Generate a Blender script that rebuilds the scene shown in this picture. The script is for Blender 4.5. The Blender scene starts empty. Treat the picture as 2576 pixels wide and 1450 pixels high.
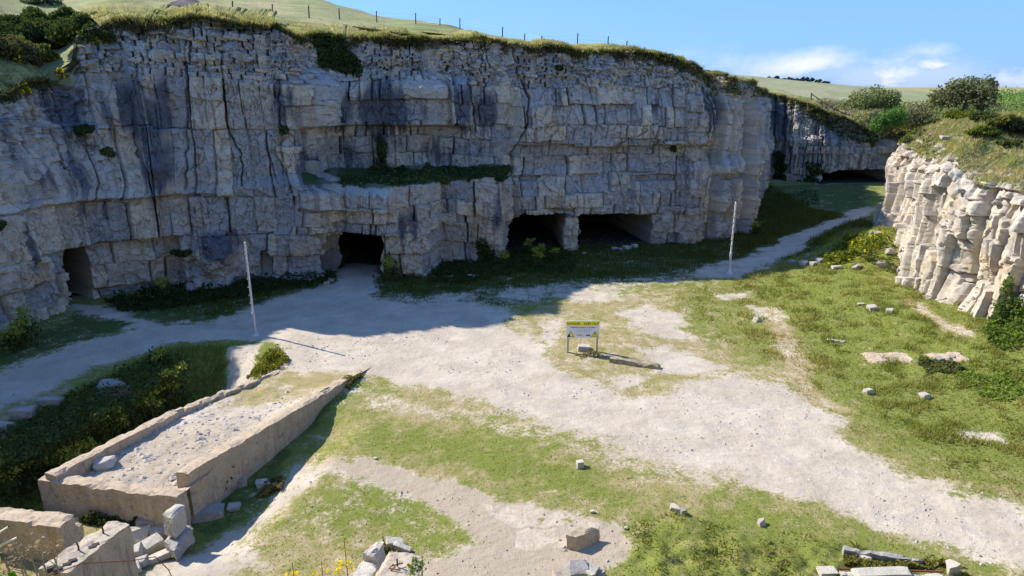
import bpy, bmesh, math, random
import numpy as np
from mathutils import Vector

# ------------------------------------------------------------------ camera, light, exposure
S = bpy.context.scene
COL = S.collection
F, CX, CY, H = 1740.0, 1288.0, 725.0, 12.0          # survey units: focal length in sheet pixels, camera height in metres
PITCH = math.radians(16.4)
cd = bpy.data.cameras.new("camera"); cam = bpy.data.objects.new("camera", cd); COL.objects.link(cam)
cd.angle = 2 * math.atan(CX / F); cd.clip_start = 0.1; cd.clip_end = 6000
cam.location = (0, 0, H); cam.rotation_euler = (math.pi / 2 - PITCH, 0, 0)
S.camera = cam

SUN_EL, SUN_AZ = math.radians(39.5), math.atan2(-0.88, 0.47)
SV = Vector((math.sin(SUN_AZ) * math.cos(SUN_EL), math.cos(SUN_AZ) * math.cos(SUN_EL), math.sin(SUN_EL)))
sl = bpy.data.lights.new("sun", "SUN"); sl.energy = 3.9; sl.angle = math.radians(0.5); sl.color = (1.0, 0.93, 0.83)
sun = bpy.data.objects.new("sun", sl); COL.objects.link(sun); sun.rotation_euler = SV.to_track_quat('Z', 'Y').to_euler()

S.view_settings.view_transform = 'Standard'; S.view_settings.look = 'None'
S.view_settings.exposure = 1.07; S.view_settings.gamma = 1

W = bpy.data.worlds.new("World"); S.world = W; W.use_nodes = True
nt = W.node_tree; nt.nodes.clear()


def node(t, kind, **kw):
    n = t.nodes.new(kind)
    for k, v in kw.items():
        if k.startswith('i_'):
            n.inputs[int(k[2:])].default_value = v
        else:
            setattr(n, k, v)
    return n


def math_(t, op, a, b=None, c=None, clamp=False):
    n = t.nodes.new('ShaderNodeMath'); n.operation = op; n.use_clamp = clamp
    for i, v in enumerate((a, b, c)):
        if v is None: continue
        if isinstance(v, (int, float)): n.inputs[i].default_value = v
        else: t.links.new(v, n.inputs[i])
    return n.outputs[0]


def mix_(t, f, a, b, mode='MIX'):
    n = t.nodes.new('ShaderNodeMix'); n.data_type = 'RGBA'; n.blend_type = mode
    for i, v in ((0, f), (6, a), (7, b)):
        if isinstance(v, (int, float)): n.inputs[i].default_value = v
        elif isinstance(v, tuple): n.inputs[i].default_value = (v[0], v[1], v[2], 1)
        else: t.links.new(v, n.inputs[i])
    return n.outputs[2]


def smooth_(t, v, lo, hi):
    n = t.nodes.new('ShaderNodeMapRange'); n.interpolation_type = 'SMOOTHSTEP'
    t.links.new(v, n.inputs[0]); n.inputs[1].default_value = lo; n.inputs[2].default_value = hi
    return n.outputs[0]


def noise_(t, vec, scale, detail=4, rough=0.55, dist=0.0):
    n = t.nodes.new('ShaderNodeTexNoise'); n.inputs['Scale'].default_value = scale
    n.inputs['Detail'].default_value = detail; n.inputs['Roughness'].default_value = rough
    n.inputs['Distortion'].default_value = dist
    if vec is not None: t.links.new(vec, n.inputs['Vector'])
    return n.outputs['Fac']


sky = node(nt, 'ShaderNodeTexSky', sky_type='NISHITA', sun_disc=False)
sky.sun_elevation = SUN_EL; sky.sun_rotation = SUN_AZ % (2 * math.pi)
sky.air_density = 1.0; sky.dust_density = 0.6; sky.ozone_density = 2.0; sky.altitude = 50
tc = node(nt, 'ShaderNodeTexCoord')
sep = node(nt, 'ShaderNodeSeparateXYZ'); nt.links.new(tc.outputs['Generated'], sep.inputs[0])
az = math_(nt, 'ARCTAN2', sep.outputs[0], sep.outputs[1])        # 0 straight ahead, + to the right
el = math_(nt, 'ARCSINE', sep.outputs[2])


def cloud(az0, el0, waz, wel, thr, scale, amp):
    da = math_(nt, 'DIVIDE', math_(nt, 'SUBTRACT', az, az0), waz)
    de = math_(nt, 'DIVIDE', math_(nt, 'SUBTRACT', el, el0), wel)
    r = math_(nt, 'SQRT', math_(nt, 'ADD', math_(nt, 'MULTIPLY', da, da), math_(nt, 'MULTIPLY', de, de)))
    cv = node(nt, 'ShaderNodeCombineXYZ'); nt.links.new(az, cv.inputs[0])
    nt.links.new(math_(nt, 'MULTIPLY', el, 1.9), cv.inputs[1]); cv.inputs[2].default_value = az0 * 7
    n = noise_(nt, cv.outputs[0], scale, 7, 0.62, 0.35)
    v = math_(nt, 'SUBTRACT', math_(nt, 'ADD', 1.0, math_(nt, 'MULTIPLY', math_(nt, 'SUBTRACT', n, 0.5), 2.6)), r)
    return math_(nt, 'MULTIPLY', smooth_(nt, v, thr, thr + 1.15), amp)


def D(px, py):                                                   # sheet pixel -> azimuth, elevation
    u, v = (px - CX) / F, (py - CY) / F
    d = Vector((u, math.cos(PITCH) - v * math.sin(PITCH), -math.sin(PITCH) - v * math.cos(PITCH))).normalized()
    return math.atan2(d.x, d.y), math.asin(d.z)


cl = None
for (px, py, wx, wy, thr, sc, amp) in ((2020, 162, 0.15, 0.026, 0.0, 7, 0.75), (2300, 160, 0.10, 0.03, 0.3, 13, 0.75),
                                       (2240, 190, 0.06, 0.02, 0.2, 18, 0.8), (2370, 165, 0.045, 0.014, 0.2, 18, 0.85), (2570, 205, 0.05, 0.02, 0.1, 16, 0.8),
                                       (2330, 130, 0.06, 0.016, 0.25, 12, 0.45), (1700, 140, 0.16, 0.03, 0.4, 7, 0.25), (2260, 195, 0.20, 0.035, -0.1, 7, 0.30)):
    a0, e0 = D(px, py)
    c = cloud(a0, e0, wx, wy, thr, sc, amp)
    cl = c if cl is None else math_(nt, 'MAXIMUM', cl, c)
gm_ = node(nt, 'ShaderNodeGamma'); gm_.inputs[1].default_value = 0.45
nt.links.new(sky.outputs[0], gm_.inputs[0])
tint = mix_(nt, 1.0, gm_.outputs[0], (0.63, 1.13, 2.18), 'MULTIPLY')
bgc = mix_(nt, cl, tint, (4.3, 4.2, 4.6))
bg = node(nt, 'ShaderNodeBackground'); bg.inputs[1].default_value = 0.126
nt.links.new(bgc, bg.inputs[0])
wo = node(nt, 'ShaderNodeOutputWorld'); nt.links.new(bg.outputs[0], wo.inputs[0])

# ------------------------------------------------------------------ numeric helpers
rng = np.random.default_rng(7)
random.seed(7)
CP, SP = math.cos(PITCH), math.sin(PITCH)


def ray(px, py):
    u, v = (px - CX) / F, (py - CY) / F
    return np.array([u, CP - v * SP, -SP - v * CP])


def proj(x, y, z):
    zz = z - H
    zc = np.maximum(y * CP - zz * SP, 1e-3)
    return CX + F * x / zc, CY - F * (y * SP + zz * CP) / zc


def gz(px, py, z=0.0):                                            # where a survey sight line meets the level z
    d = ray(px, py)
    return d * ((z - H) / d[2]) + np.array([0, 0, H])


def h2(ix, iy, seed=0):
    a = (np.asarray(ix).astype(np.int64) * 374761393 + np.asarray(iy).astype(np.int64) * 668265263 + seed * 1274126177) & 0xFFFFFFFF
    a = ((a ^ (a >> 13)) * 1274126177) & 0xFFFFFFFF
    a = ((a ^ (a >> 16)) * 2246822519) & 0xFFFFFFFF
    return ((a ^ (a >> 15)) & 0xFFFFFF) / float(0xFFFFFF)


def vn(x, y, seed=0):
    x = np.asarray(x, float); y = np.asarray(y, float)
    ix, iy = np.floor(x), np.floor(y); fx, fy = x - ix, y - iy
    fx = fx * fx * (3 - 2 * fx); fy = fy * fy * (3 - 2 * fy)
    a = h2(ix, iy, seed); b = h2(ix + 1, iy, seed); c = h2(ix, iy + 1, seed); d = h2(ix + 1, iy + 1, seed)
    return 2 * ((a + (b - a) * fx) * (1 - fy) + (c + (d - c) * fx) * fy) - 1


def fbm(x, y, seed=0, o=4, gain=0.5):
    r = 0; a = 1.0; t = 0
    for i in range(o):
        r = r + a * vn(x * 2.03 ** i + 17.3 * i, y * 2.03 ** i - 9.1 * i, seed + i * 13); t += a; a *= gain
    return r / t


def worley(x, y, seed=0):                                         # nearest jittered point: f1, f2, offset to it, its hash
    ix, iy = np.floor(x), np.floor(y)
    f1 = np.full(x.shape, 9.0); f2 = f1.copy(); ox = np.zeros(x.shape); oy = ox.copy(); hh = ox.copy()
    for i in (-1, 0, 1):
        for j in (-1, 0, 1):
            cx, cy = ix + i, iy + j
            px = cx + h2(cx, cy, seed); py = cy + h2(cx, cy, seed + 1)
            dx, dy = x - px, y - py; d = np.sqrt(dx * dx + dy * dy)
            m = d < f1
            f2 = np.where(m, f1, np.minimum(f2, d)); f1 = np.where(m, d, f1)
            ox = np.where(m, dx, ox); oy = np.where(m, dy, oy); hh = np.where(m, h2(cx, cy, seed + 2), hh)
    return f1, f2, ox, oy, hh


def sst(a, b, x):
    t = np.clip((x - a) / (b - a), 0, 1)
    return t * t * (3 - 2 * t)


def inpoly(x, y, poly):                                           # signed distance to a polygon, + inside
    d = np.full(x.shape, 1e9); ins = np.zeros(x.shape, bool)
    n = len(poly)
    for i in range(n):
        x0, y0 = poly[i]; x1, y1 = poly[(i + 1) % n]
        ex, ey = x1 - x0, y1 - y0
        t = np.clip(((x - x0) * ex + (y - y0) * ey) / (ex * ex + ey * ey + 1e-9), 0, 1)
        d = np.minimum(d, np.hypot(x - x0 - t * ex, y - y0 - t * ey))
        if y0 != y1:
            ins ^= ((y0 > y) != (y1 > y)) & (x < ex * (y - y0) / ey + x0)
    return np.where(ins, d, -d)


def linedist(x, y, pts):
    d = np.full(np.shape(x), 1e9)
    for (x0, y0), (x1, y1) in zip(pts[:-1], pts[1:]):
        ex, ey = x1 - x0, y1 - y0
        t = np.clip(((x - x0) * ex + (y - y0) * ey) / (ex * ex + ey * ey + 1e-9), 0, 1)
        d = np.minimum(d, np.hypot(x - x0 - t * ex, y - y0 - t * ey))
    return d


# ------------------------------------------------------------------ object helpers
def tag(o, label=None, cat=None, group=None, kind=None):
    if label: o['label'] = label
    if cat: o['category'] = cat
    if group: o['group'] = group
    if kind: o['kind'] = kind
    return o


def link(name, me, parent=None, loc=None):
    o = bpy.data.objects.new(name, me); COL.objects.link(o)
    if parent is not None: o.parent = parent
    if loc is not None: o.location = loc
    return o


def empty(name, loc, rz=0.0):
    o = bpy.data.objects.new(name, None); COL.objects.link(o)
    o.location = loc; o.rotation_euler = (0, 0, rz); o.empty_display_size = 0.2
    return o


def copy_tree(o, parent=None):
    c = o.copy(); COL.objects.link(c)
    if parent is not None: c.parent = parent
    for ch in list(o.children): copy_tree(ch, c)
    return c


def raw_mesh(name, V, Fc, mat, attrs=None, smooth=False):
    """V (n,3); Fc (m,k) array of indices with constant k."""
    me = bpy.data.meshes.new(name)
    V = np.ascontiguousarray(V, np.float32); Fc = np.ascontiguousarray(Fc, np.int32)
    m, k = Fc.shape
    me.vertices.add(len(V)); me.vertices.foreach_set('co', V.ravel())
    me.loops.add(m * k); me.loops.foreach_set('vertex_index', Fc.ravel())
    me.polygons.add(m); me.polygons.foreach_set('loop_start', np.arange(0, m * k, k, dtype=np.int32))
    me.polygons.foreach_set('loop_total', np.full(m, k, np.int32))
    me.polygons.foreach_set('use_smooth', np.full(m, smooth, bool))
    for an, av in (attrs or {}).items():
        av = np.asarray(av, np.float32)
        if av.ndim == 2:
            a = me.attributes.new(an, 'FLOAT_COLOR', 'POINT')
            a.data.foreach_set('color', np.concatenate([av, np.ones((len(av), 1), np.float32)], 1).astype(np.float32).ravel())
        else:
            a = me.attributes.new(an, 'FLOAT', 'POINT'); a.data.foreach_set('value', av)
    if mat is not None: me.materials.append(mat)
    me.update(calc_edges=True); me.validate()
    return me


def grid_faces(n, m, flip=False):
    i = np.arange(n * m).reshape(n, m)
    q = np.stack([i[:-1, :-1], i[1:, :-1], i[1:, 1:], i[:-1, 1:]], -1).reshape(-1, 4)
    return q[:, ::-1] if flip else q


def bm_mesh(name, bm, mat, smooth=False):
    me = bpy.data.meshes.new(name)
    bmesh.ops.recalc_face_normals(bm, faces=bm.faces)
    bm.to_mesh(me); bm.free(); me.materials.append(mat)
    if smooth:
        for p in me.polygons: p.use_smooth = True
    return me


# ------------------------------------------------------------------ materials
def new_mat(name):
    m = bpy.data.materials.new(name); m.use_nodes = True
    t = m.node_tree; t.nodes.clear()
    out = t.nodes.new('ShaderNodeOutputMaterial')
    return m, t, out


def bump_(t, h, strength, dist):
    b = t.nodes.new('ShaderNodeBump'); b.inputs['Strength'].default_value = strength; b.inputs['Distance'].default_value = dist
    t.links.new(h, b.inputs['Height']); return b.outputs[0]


def princ(t, out, col, rough=0.9, normal=None, metal=0.0, spec=0.2):
    p = t.nodes.new('ShaderNodeBsdfPrincipled')
    if isinstance(col, tuple): p.inputs['Base Color'].default_value = (*col, 1)
    else: t.links.new(col, p.inputs['Base Color'])
    p.inputs['Roughness'].default_value = rough; p.inputs['Metallic'].default_value = metal
    p.inputs['Specular IOR Level'].default_value = spec
    if normal is not None: t.links.new(normal, p.inputs['Normal'])
    t.links.new(p.outputs[0], out.inputs[0]); return p


def pos_(t):
    return t.nodes.new('ShaderNodeNewGeometry').outputs['Position']


def attr_(t, name):
    a = t.nodes.new('ShaderNodeAttribute'); a.attribute_name = name; return a


def mat_cliff():
    m, t, out = new_mat('limestone_face')
    P = pos_(t); c = attr_(t, 'Col').outputs['Color']
    n1 = noise_(t, P, 5.0, 6, 0.65); n2 = noise_(t, P, 26.0, 4, 0.6)
    k = math_(t, 'ADD', math_(t, 'MULTIPLY', n1, 0.75), math_(t, 'ADD', math_(t, 'MULTIPLY', n2, 0.5), 0.38))
    g = t.nodes.new('ShaderNodeCombineXYZ')
    for i in range(3): t.links.new(k, g.inputs[i])
    col = mix_(t, 1.0, c, g.outputs[0], 'MULTIPLY')
    hgt = math_(t, 'ADD', n1, math_(t, 'MULTIPLY', n2, 0.35))
    princ(t, out, col, 0.92, bump_(t, hgt, 0.6, 0.035), spec=0.15)
    return m


def mat_leaf(name, transl=0.4):
    m, t, out = new_mat(name)
    c = attr_(t, 'Col').outputs['Color']
    d = t.nodes.new('ShaderNodeBsdfDiffuse'); tr = t.nodes.new('ShaderNodeBsdfTranslucent')
    t.links.new(c, d.inputs[0])
    t.links.new(mix_(t, 1.0, c, (1.15, 1.12, 0.75), 'MULTIPLY'), tr.inputs[0])
    mx = t.nodes.new('ShaderNodeMixShader'); mx.inputs[0].default_value = transl
    t.links.new(d.outputs[0], mx.inputs[1]); t.links.new(tr.outputs[0], mx.inputs[2]); t.links.new(mx.outputs[0], out.inputs[0])
    return m


def mat_stone(name, c1, c2, scale=4.0, lichen=None, bump=0.7, dark=(0.10, 0.10, 0.095), darkthr=0.64):
    m, t, out = new_mat(name)
    P = pos_(t)
    a = noise_(t, P, scale, 6, 0.6); b = noise_(t, P, scale * 7, 4, 0.6)
    col = mix_(t, smooth_(t, a, 0.3, 0.7), c1, c2)
    col = mix_(t, smooth_(t, noise_(t, P, scale * 2.3, 5, 0.65), darkthr, darkthr + 0.14), col, dark)
    if name.endswith('concrete'):
        mp = t.nodes.new('ShaderNodeMapping'); mp.inputs['Scale'].default_value = (5.0, 5.0, 0.7); t.links.new(P, mp.inputs['Vector'])
        col = mix_(t, math_(t, 'MULTIPLY', smooth_(t, noise_(t, mp.outputs[0], 1.0, 5, 0.65), 0.48, 0.68), 0.55), col, dark)
    if lichen: col = mix_(t, smooth_(t, noise_(t, P, scale * 1.3 + 1.7, 5, 0.6), 0.6, 0.72), col, lichen)
    g = t.nodes.new('ShaderNodeCombineXYZ'); k = math_(t, 'ADD', math_(t, 'MULTIPLY', b, 0.8), 0.6)
    for i in range(3): t.links.new(k, g.inputs[i])
    col = mix_(t, 1.0, col, g.outputs[0], 'MULTIPLY')
    princ(t, out, col, 0.92, bump_(t, math_(t, 'ADD', a, math_(t, 'MULTIPLY', b, 0.4)), bump, 0.04), spec=0.15)
    return m


def mat_plain(name, c, rough=0.7, metal=0.0, var=0.25, scale=12, spec=0.3):
    m, t, out = new_mat(name)
    tcn = t.nodes.new('ShaderNodeTexCoord').outputs['Object']
    n = noise_(t, tcn, scale, 5, 0.6)
    lo = tuple(x * (1 - var) for x in c); hi = tuple(min(1, x * (1 + var)) for x in c)
    princ(t, out, mix_(t, n, lo, hi), rough, metal=metal, spec=spec)
    return m


def mat_ground():
    m, t, out = new_mat('quarry_floor')
    P = pos_(t)
    ga = attr_(t, 'grass').outputs['Fac']; lu = attr_(t, 'lush').outputs['Fac']; di = attr_(t, 'dirt').outputs['Fac']; sl_ = attr_(t, 'slab').outputs['Fac']
    n1 = noise_(t, P, 1.6, 6, 0.62, 0.3); n2 = noise_(t, P, 9.0, 5, 0.65); n3 = noise_(t, P, 38.0, 3, 0.6); n4 = noise_(t, P, 0.45, 4, 0.5)
    # grass against bare stone
    e = math_(t, 'ADD', ga, math_(t, 'MULTIPLY', math_(t, 'SUBTRACT', n1, 0.5), 1.25))
    e = math_(t, 'ADD', e, math_(t, 'MULTIPLY', math_(t, 'SUBTRACT', n2, 0.5), 1.25))
    e = math_(t, 'ADD', e, math_(t, 'MULTIPLY', math_(t, 'SUBTRACT', n3, 0.5), 0.5))
    gm = smooth_(t, e, 0.32, 0.72)
    # limestone dust and chips
    pale = mix_(t, smooth_(t, n4, 0.3, 0.7), (0.455, 0.388, 0.292), (0.525, 0.455, 0.355))
    chips = smooth_(t, math_(t, 'ADD', n2, math_(t, 'MULTIPLY', math_(t, 'SUBTRACT', n1, 0.5), 0.9)), 0.46, 0.62)
    speck = smooth_(t, n3, 0.50, 0.62)
    grey = mix_(t, n2, (0.20, 0.20, 0.205), (0.38, 0.37, 0.355))
    pale = mix_(t, math_(t, 'MULTIPLY', math_(t, 'MULTIPLY', chips, speck), 0.95), pale, grey)
    n5 = noise_(t, P, 0.9, 5, 0.6, 0.6)
    tone = t.nodes.new('ShaderNodeCombineXYZ'); kt = math_(t, 'ADD', math_(t, 'MULTIPLY', n5, 0.55), math_(t, 'ADD', math_(t, 'MULTIPLY', n3, 0.35), 0.54))
    for i in range(3): t.links.new(kt, tone.inputs[i])
    pale = mix_(t, 1.0, pale, tone.outputs[0], 'MULTIPLY')
    pale = mix_(t, math_(t, 'MULTIPLY', smooth_(t, noise_(t, P, 1.3, 6, 0.7, 0.4), 0.52, 0.66), 0.55), pale, (0.37, 0.335, 0.29))
    vo = t.nodes.new('ShaderNodeTexVoronoi'); vo.inputs['Scale'].default_value = 11.0; t.links.new(P, vo.inputs['Vector'])
    vsep = t.nodes.new('ShaderNodeSeparateColor'); t.links.new(vo.outputs['Color'], vsep.inputs[0])
    pale = mix_(t, math_(t, 'MULTIPLY', smooth_(t, vsep.outputs[0], 0.95, 0.97), smooth_(t, vo.outputs['Distance'], 0.45, 0.2)), pale, (0.62, 0.58, 0.52))
    dirt = mix_(t, n2, (0.335, 0.272, 0.195), (0.455, 0.378, 0.28))
    bare = mix_(t, smooth_(t, math_(t, 'ADD', di, math_(t, 'MULTIPLY', math_(t, 'SUBTRACT', n1, 0.5), 0.5)), 0.35, 0.7), pale, dirt)
    slab = mix_(t, smooth_(t, math_(t, 'ADD', n1, math_(t, 'MULTIPLY', math_(t, 'SUBTRACT', n2, 0.5), 0.6)), 0.35, 0.65), (0.53, 0.45, 0.345), (0.42, 0.35, 0.265))
    bare = mix_(t, smooth_(t, math_(t, 'ADD', sl_, math_(t, 'MULTIPLY', math_(t, 'SUBTRACT', n1, 0.5), 0.55)), 0.42, 0.58), bare, slab)
    # turf
    dry = mix_(t, n3, (0.26, 0.21, 0.095), (0.40, 0.325, 0.17))
    grn = mix_(t, n3, (0.088, 0.12, 0.02), (0.255, 0.27, 0.062))
    lm = smooth_(t, math_(t, 'ADD', math_(t, 'ADD', lu, math_(t, 'MULTIPLY', math_(t, 'SUBTRACT', n1, 0.5), 1.3)), math_(t, 'MULTIPLY', math_(t, 'SUBTRACT', n2, 0.5), 0.55)), 0.25, 0.75)
    turf = mix_(t, lm, dry, grn)
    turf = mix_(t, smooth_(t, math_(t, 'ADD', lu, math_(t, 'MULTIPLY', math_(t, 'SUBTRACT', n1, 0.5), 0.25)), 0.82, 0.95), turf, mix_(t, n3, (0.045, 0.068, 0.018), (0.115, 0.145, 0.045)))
    turf = mix_(t, smooth_(t, noise_(t, P, 55.0, 2, 0.5), 0.72, 0.78), turf, (0.42, 0.36, 0.24))
    col = mix_(t, gm, bare, turf)
    col = mix_(t, attr_(t, 'cave_shade').outputs['Fac'], col, mix_(t, n2, (0.035, 0.032, 0.03), (0.075, 0.068, 0.06)))  # shade inside the caves, painted dark into the floor colour
    hgt = math_(t, 'ADD', math_(t, 'MULTIPLY', n2, 0.8), math_(t, 'MULTIPLY', n3, 0.6))
    princ(t, out, col, 0.95, bump_(t, hgt, 0.7, 0.06), spec=0.1)
    return m


def mat_hill():
    m, t, out = new_mat('hill_turf')
    P = pos_(t)
    c = attr_(t, 'Col').outputs['Color']
    n1 = noise_(t, P, 0.5, 5, 0.6); n2 = noise_(t, P, 4.0, 4, 0.65)
    k = math_(t, 'ADD', math_(t, 'MULTIPLY', n1, 0.9), math_(t, 'ADD', math_(t, 'MULTIPLY', n2, 0.7), 0.2))
    g = t.nodes.new('ShaderNodeCombineXYZ')
    for i in range(3): t.links.new(k, g.inputs[i])
    princ(t, out, mix_(t, 1.0, c, g.outputs[0], 'MULTIPLY'), 0.95, bump_(t, n2, 0.6, 0.2), spec=0.1)
    return m


M = dict(cliff=mat_cliff(), ground=mat_ground(), hill=mat_hill(), leaf=mat_leaf('leaf_green'), blade=mat_leaf('grass_blade', 0.55),
         concrete=mat_stone('old_concrete', (0.48, 0.375, 0.26), (0.39, 0.31, 0.22), 1.8, (0.46, 0.36, 0.21), 0.8, dark=(0.25, 0.205, 0.155), darkthr=0.55),
         rock=mat_stone('pale_rock', (0.48, 0.44, 0.365), (0.39, 0.355, 0.295), 3.0),
         greyrock=mat_stone('grey_rock', (0.36, 0.33, 0.29), (0.25, 0.24, 0.225), 2.5),
         mossy=mat_stone('mossy_stone', (0.36, 0.31, 0.24), (0.20, 0.17, 0.08), 4.0, (0.10, 0.12, 0.03)),
         lichened=mat_stone('lichened_concrete', (0.46, 0.385, 0.29), (0.38, 0.32, 0.245), 2.6, (0.48, 0.31, 0.10)),
         rust=mat_plain('rusty_iron', (0.20, 0.075, 0.03), 0.85, 0.2, 0.5, 30), steel=mat_plain('weathered_steel', (0.50, 0.50, 0.50), 0.55, 0.35, 0.35, 9),
         paleteel=mat_plain('chalky_paint', (0.62, 0.60, 0.57), 0.7, 0.0, 0.3, 9),
         wood=mat_plain('grey_timber', (0.50, 0.44, 0.37), 0.85, 0.0, 0.3, 14), darkwood=mat_plain('dark_timber', (0.11, 0.085, 0.07), 0.9, 0.0, 0.3, 14),
         white=mat_plain('sign_white', (0.74, 0.75, 0.80), 0.45, 0.0, 0.03, 3), yellow=mat_plain('sign_yellow', (0.88, 0.80, 0.03), 0.45, 0.0, 0.03, 3),
         black=mat_plain('sign_black', (0.02, 0.02, 0.025), 0.5), red=mat_plain('sign_red', (0.55, 0.03, 0.04), 0.5), navy=mat_plain('sign_navy', (0.03, 0.04, 0.16), 0.5),
         hole=mat_plain('brick_hollow', (0.05, 0.045, 0.04), 0.95), stem=mat_plain('brown_stem', (0.16, 0.10, 0.06), 0.9), dry=mat_plain('dry_stem', (0.30, 0.25, 0.19), 0.9),
         bark=mat_plain('bark', (0.13, 0.105, 0.08), 0.95), roofstone=mat_stone('roof_stone', (0.20, 0.17, 0.15), (0.14, 0.12, 0.11), 2.0),
         chip=mat_stone('limestone_chip', (0.46, 0.41, 0.345), (0.34, 0.315, 0.28), 1.7),
         gravel=mat_stone('ramp_gravel', (0.50, 0.44, 0.355), (0.43, 0.385, 0.32), 3.5, bump=1.0, dark=(0.27, 0.255, 0.235), darkthr=0.56))

# ------------------------------------------------------------------ the main cliff
# control points of the rock wall, far left to far right: foot (x, y), body above the ledge level (x, y)
CTRL = [(-46, -16, -47, -16), (-36, 4, -37, 4), (-28.2, 19, -29.0, 19), (-26.2, 27, -26.8, 27.2), (-25.2, 31.5, -25.9, 32), (-24.8, 35.0, -25.4, 35.5),
        (-25.0, 37.2, -25.2, 37.6), (-24.3, 38.8, -24.3, 39.4), (-21.4, 41.4, -21.5, 41.6), (-18.6, 41.8, -18.6, 42.4), (-16.6, 42.8, -16.7, 43.2), (-13.0, 42.8, -13.6, 44.3),
        (-11.2, 44.1, -12.2, 48.6), (-8.7, 43.2, -9.4, 50.0), (-5.5, 43.3, -6.0, 50.4), (-4.9, 47.3, -5.0, 50.5), (-0.9, 47.0, -1.2, 51.0), (-0.2, 51.0, 0.0, 51.4),
        (4.4, 51.0, 4.4, 51.5), (10.9, 53.0, 10.9, 53.4), (14.2, 53.2, 14.2, 53.8), (17.0, 54.6, 16.9, 55.2), (20.3, 60.0, 20.0, 60.3), (23.5, 66.5, 23.2, 66.7), (27.0, 75.0, 26.6, 75.2),
        (29.6, 80.5, 29.4, 80.8), (31.4, 86.5, 31.3, 87), (34.0, 86.0, 34, 86.6), (37, 84.0, 37, 84.6), (46, 85.5, 46, 86.2), (62, 89, 62, 90), (90, 96, 90, 97)]
LIP = [(-400, 255), (0, 250), (60, 228), (110, 205), (178, 205), (188, 160), (196, 92), (225, 72), (300, 49), (400, 47), (500, 46), (620, 55), (700, 63), (770, 86), (860, 89), (1000, 93), (1200, 97), (1300, 106), (1400, 117), (1600, 128),
       (1700, 142), (1780, 172), (1850, 195), (1900, 213), (1945, 232), (2050, 268), (2130, 300), (2220, 335), (2600, 420)]


def smooth1(a, k):
    k = int(k) | 1
    w = np.hanning(k + 2)[1:-1]; w /= w.sum()
    p = np.concatenate([np.full(k // 2, a[0]), a, np.full(k // 2, a[-1])])
    return np.convolve(p, w, 'valid')


class Wall:
    pass


def make_path(ctrl, dense, fine=0.07, coarse=0.3):
    c = np.array(ctrl, float)
    mid = (c[:, :2] + c[:, 2:]) / 2
    cum = np.concatenate([[0], np.cumsum(np.hypot(*np.diff(mid, axis=0).T))])
    s = []
    for i in range(len(c) - 1):
        st = fine if dense[0] <= i < dense[1] else coarse
        s.append(np.arange(cum[i], cum[i + 1], st))
    s = np.concatenate(s + [[cum[-1]]])
    w = Wall(); w.s = s
    f = np.arange(cum[0], cum[-1], 0.05)
    fine_ = [smooth1(np.interp(f, cum, c[:, k]), 17) for k in range(4)]
    w.Lx, w.Ly, w.Ux, w.Uy = [np.interp(s, f, v) for v in fine_]
    mx, my = (np.interp(f, cum, mid[:, 0]), np.interp(f, cum, mid[:, 1]))
    tx, ty = np.gradient(smooth1(mx, 61)), np.gradient(smooth1(my, 61))
    tx, ty = smooth1(tx, 41), smooth1(ty, 41)
    l = np.hypot(tx, ty); w.nx, w.ny = np.interp(s, f, ty / l), np.interp(s, f, -tx / l)
    l = np.hypot(w.nx, w.ny); w.nx /= l; w.ny /= l
    w.cum = cum
    return w


def solve_z(x, y, py):                                            # height at plan point (x, y) that sits on sheet row py
    q = (CY - py) / F
    # q*(y*CP - zz*SP) = y*SP + zz*CP
    zz = (q * y * CP - y * SP) / (CP + q * SP)
    return zz + H


def lip_height(w, lip):
    z = np.full(w.s.shape, 12.0)
    lx, ly = np.array(lip, float).T
    for _ in range(8):
        px, _py = proj(w.Ux, w.Uy, z)
        bad = w.Uy < 8
        zn = solve_z(w.Ux, w.Uy, np.interp(px, lx, ly))
        z = np.where(bad, z, 0.5 * z + 0.5 * zn)
    return z


def sz_of(w, px, py):                                             # sheet pixel -> (s, z) on a wall
    z = solve_z(w.Lx, w.Ly, py)
    up = z > w.zl
    z2 = solve_z(w.Ux, w.Uy, py)
    zz = np.where(up, np.maximum(z2, w.zl), z); xx = np.where(up, w.Ux, w.Lx); yy = np.where(up, w.Uy, w.Ly)
    qx, _ = proj(xx, yy, zz)
    ok = (yy > 8)
    i = np.argmin(np.where(ok, np.abs(qx - px), 1e9))
    return w.s[i], zz[i]


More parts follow.
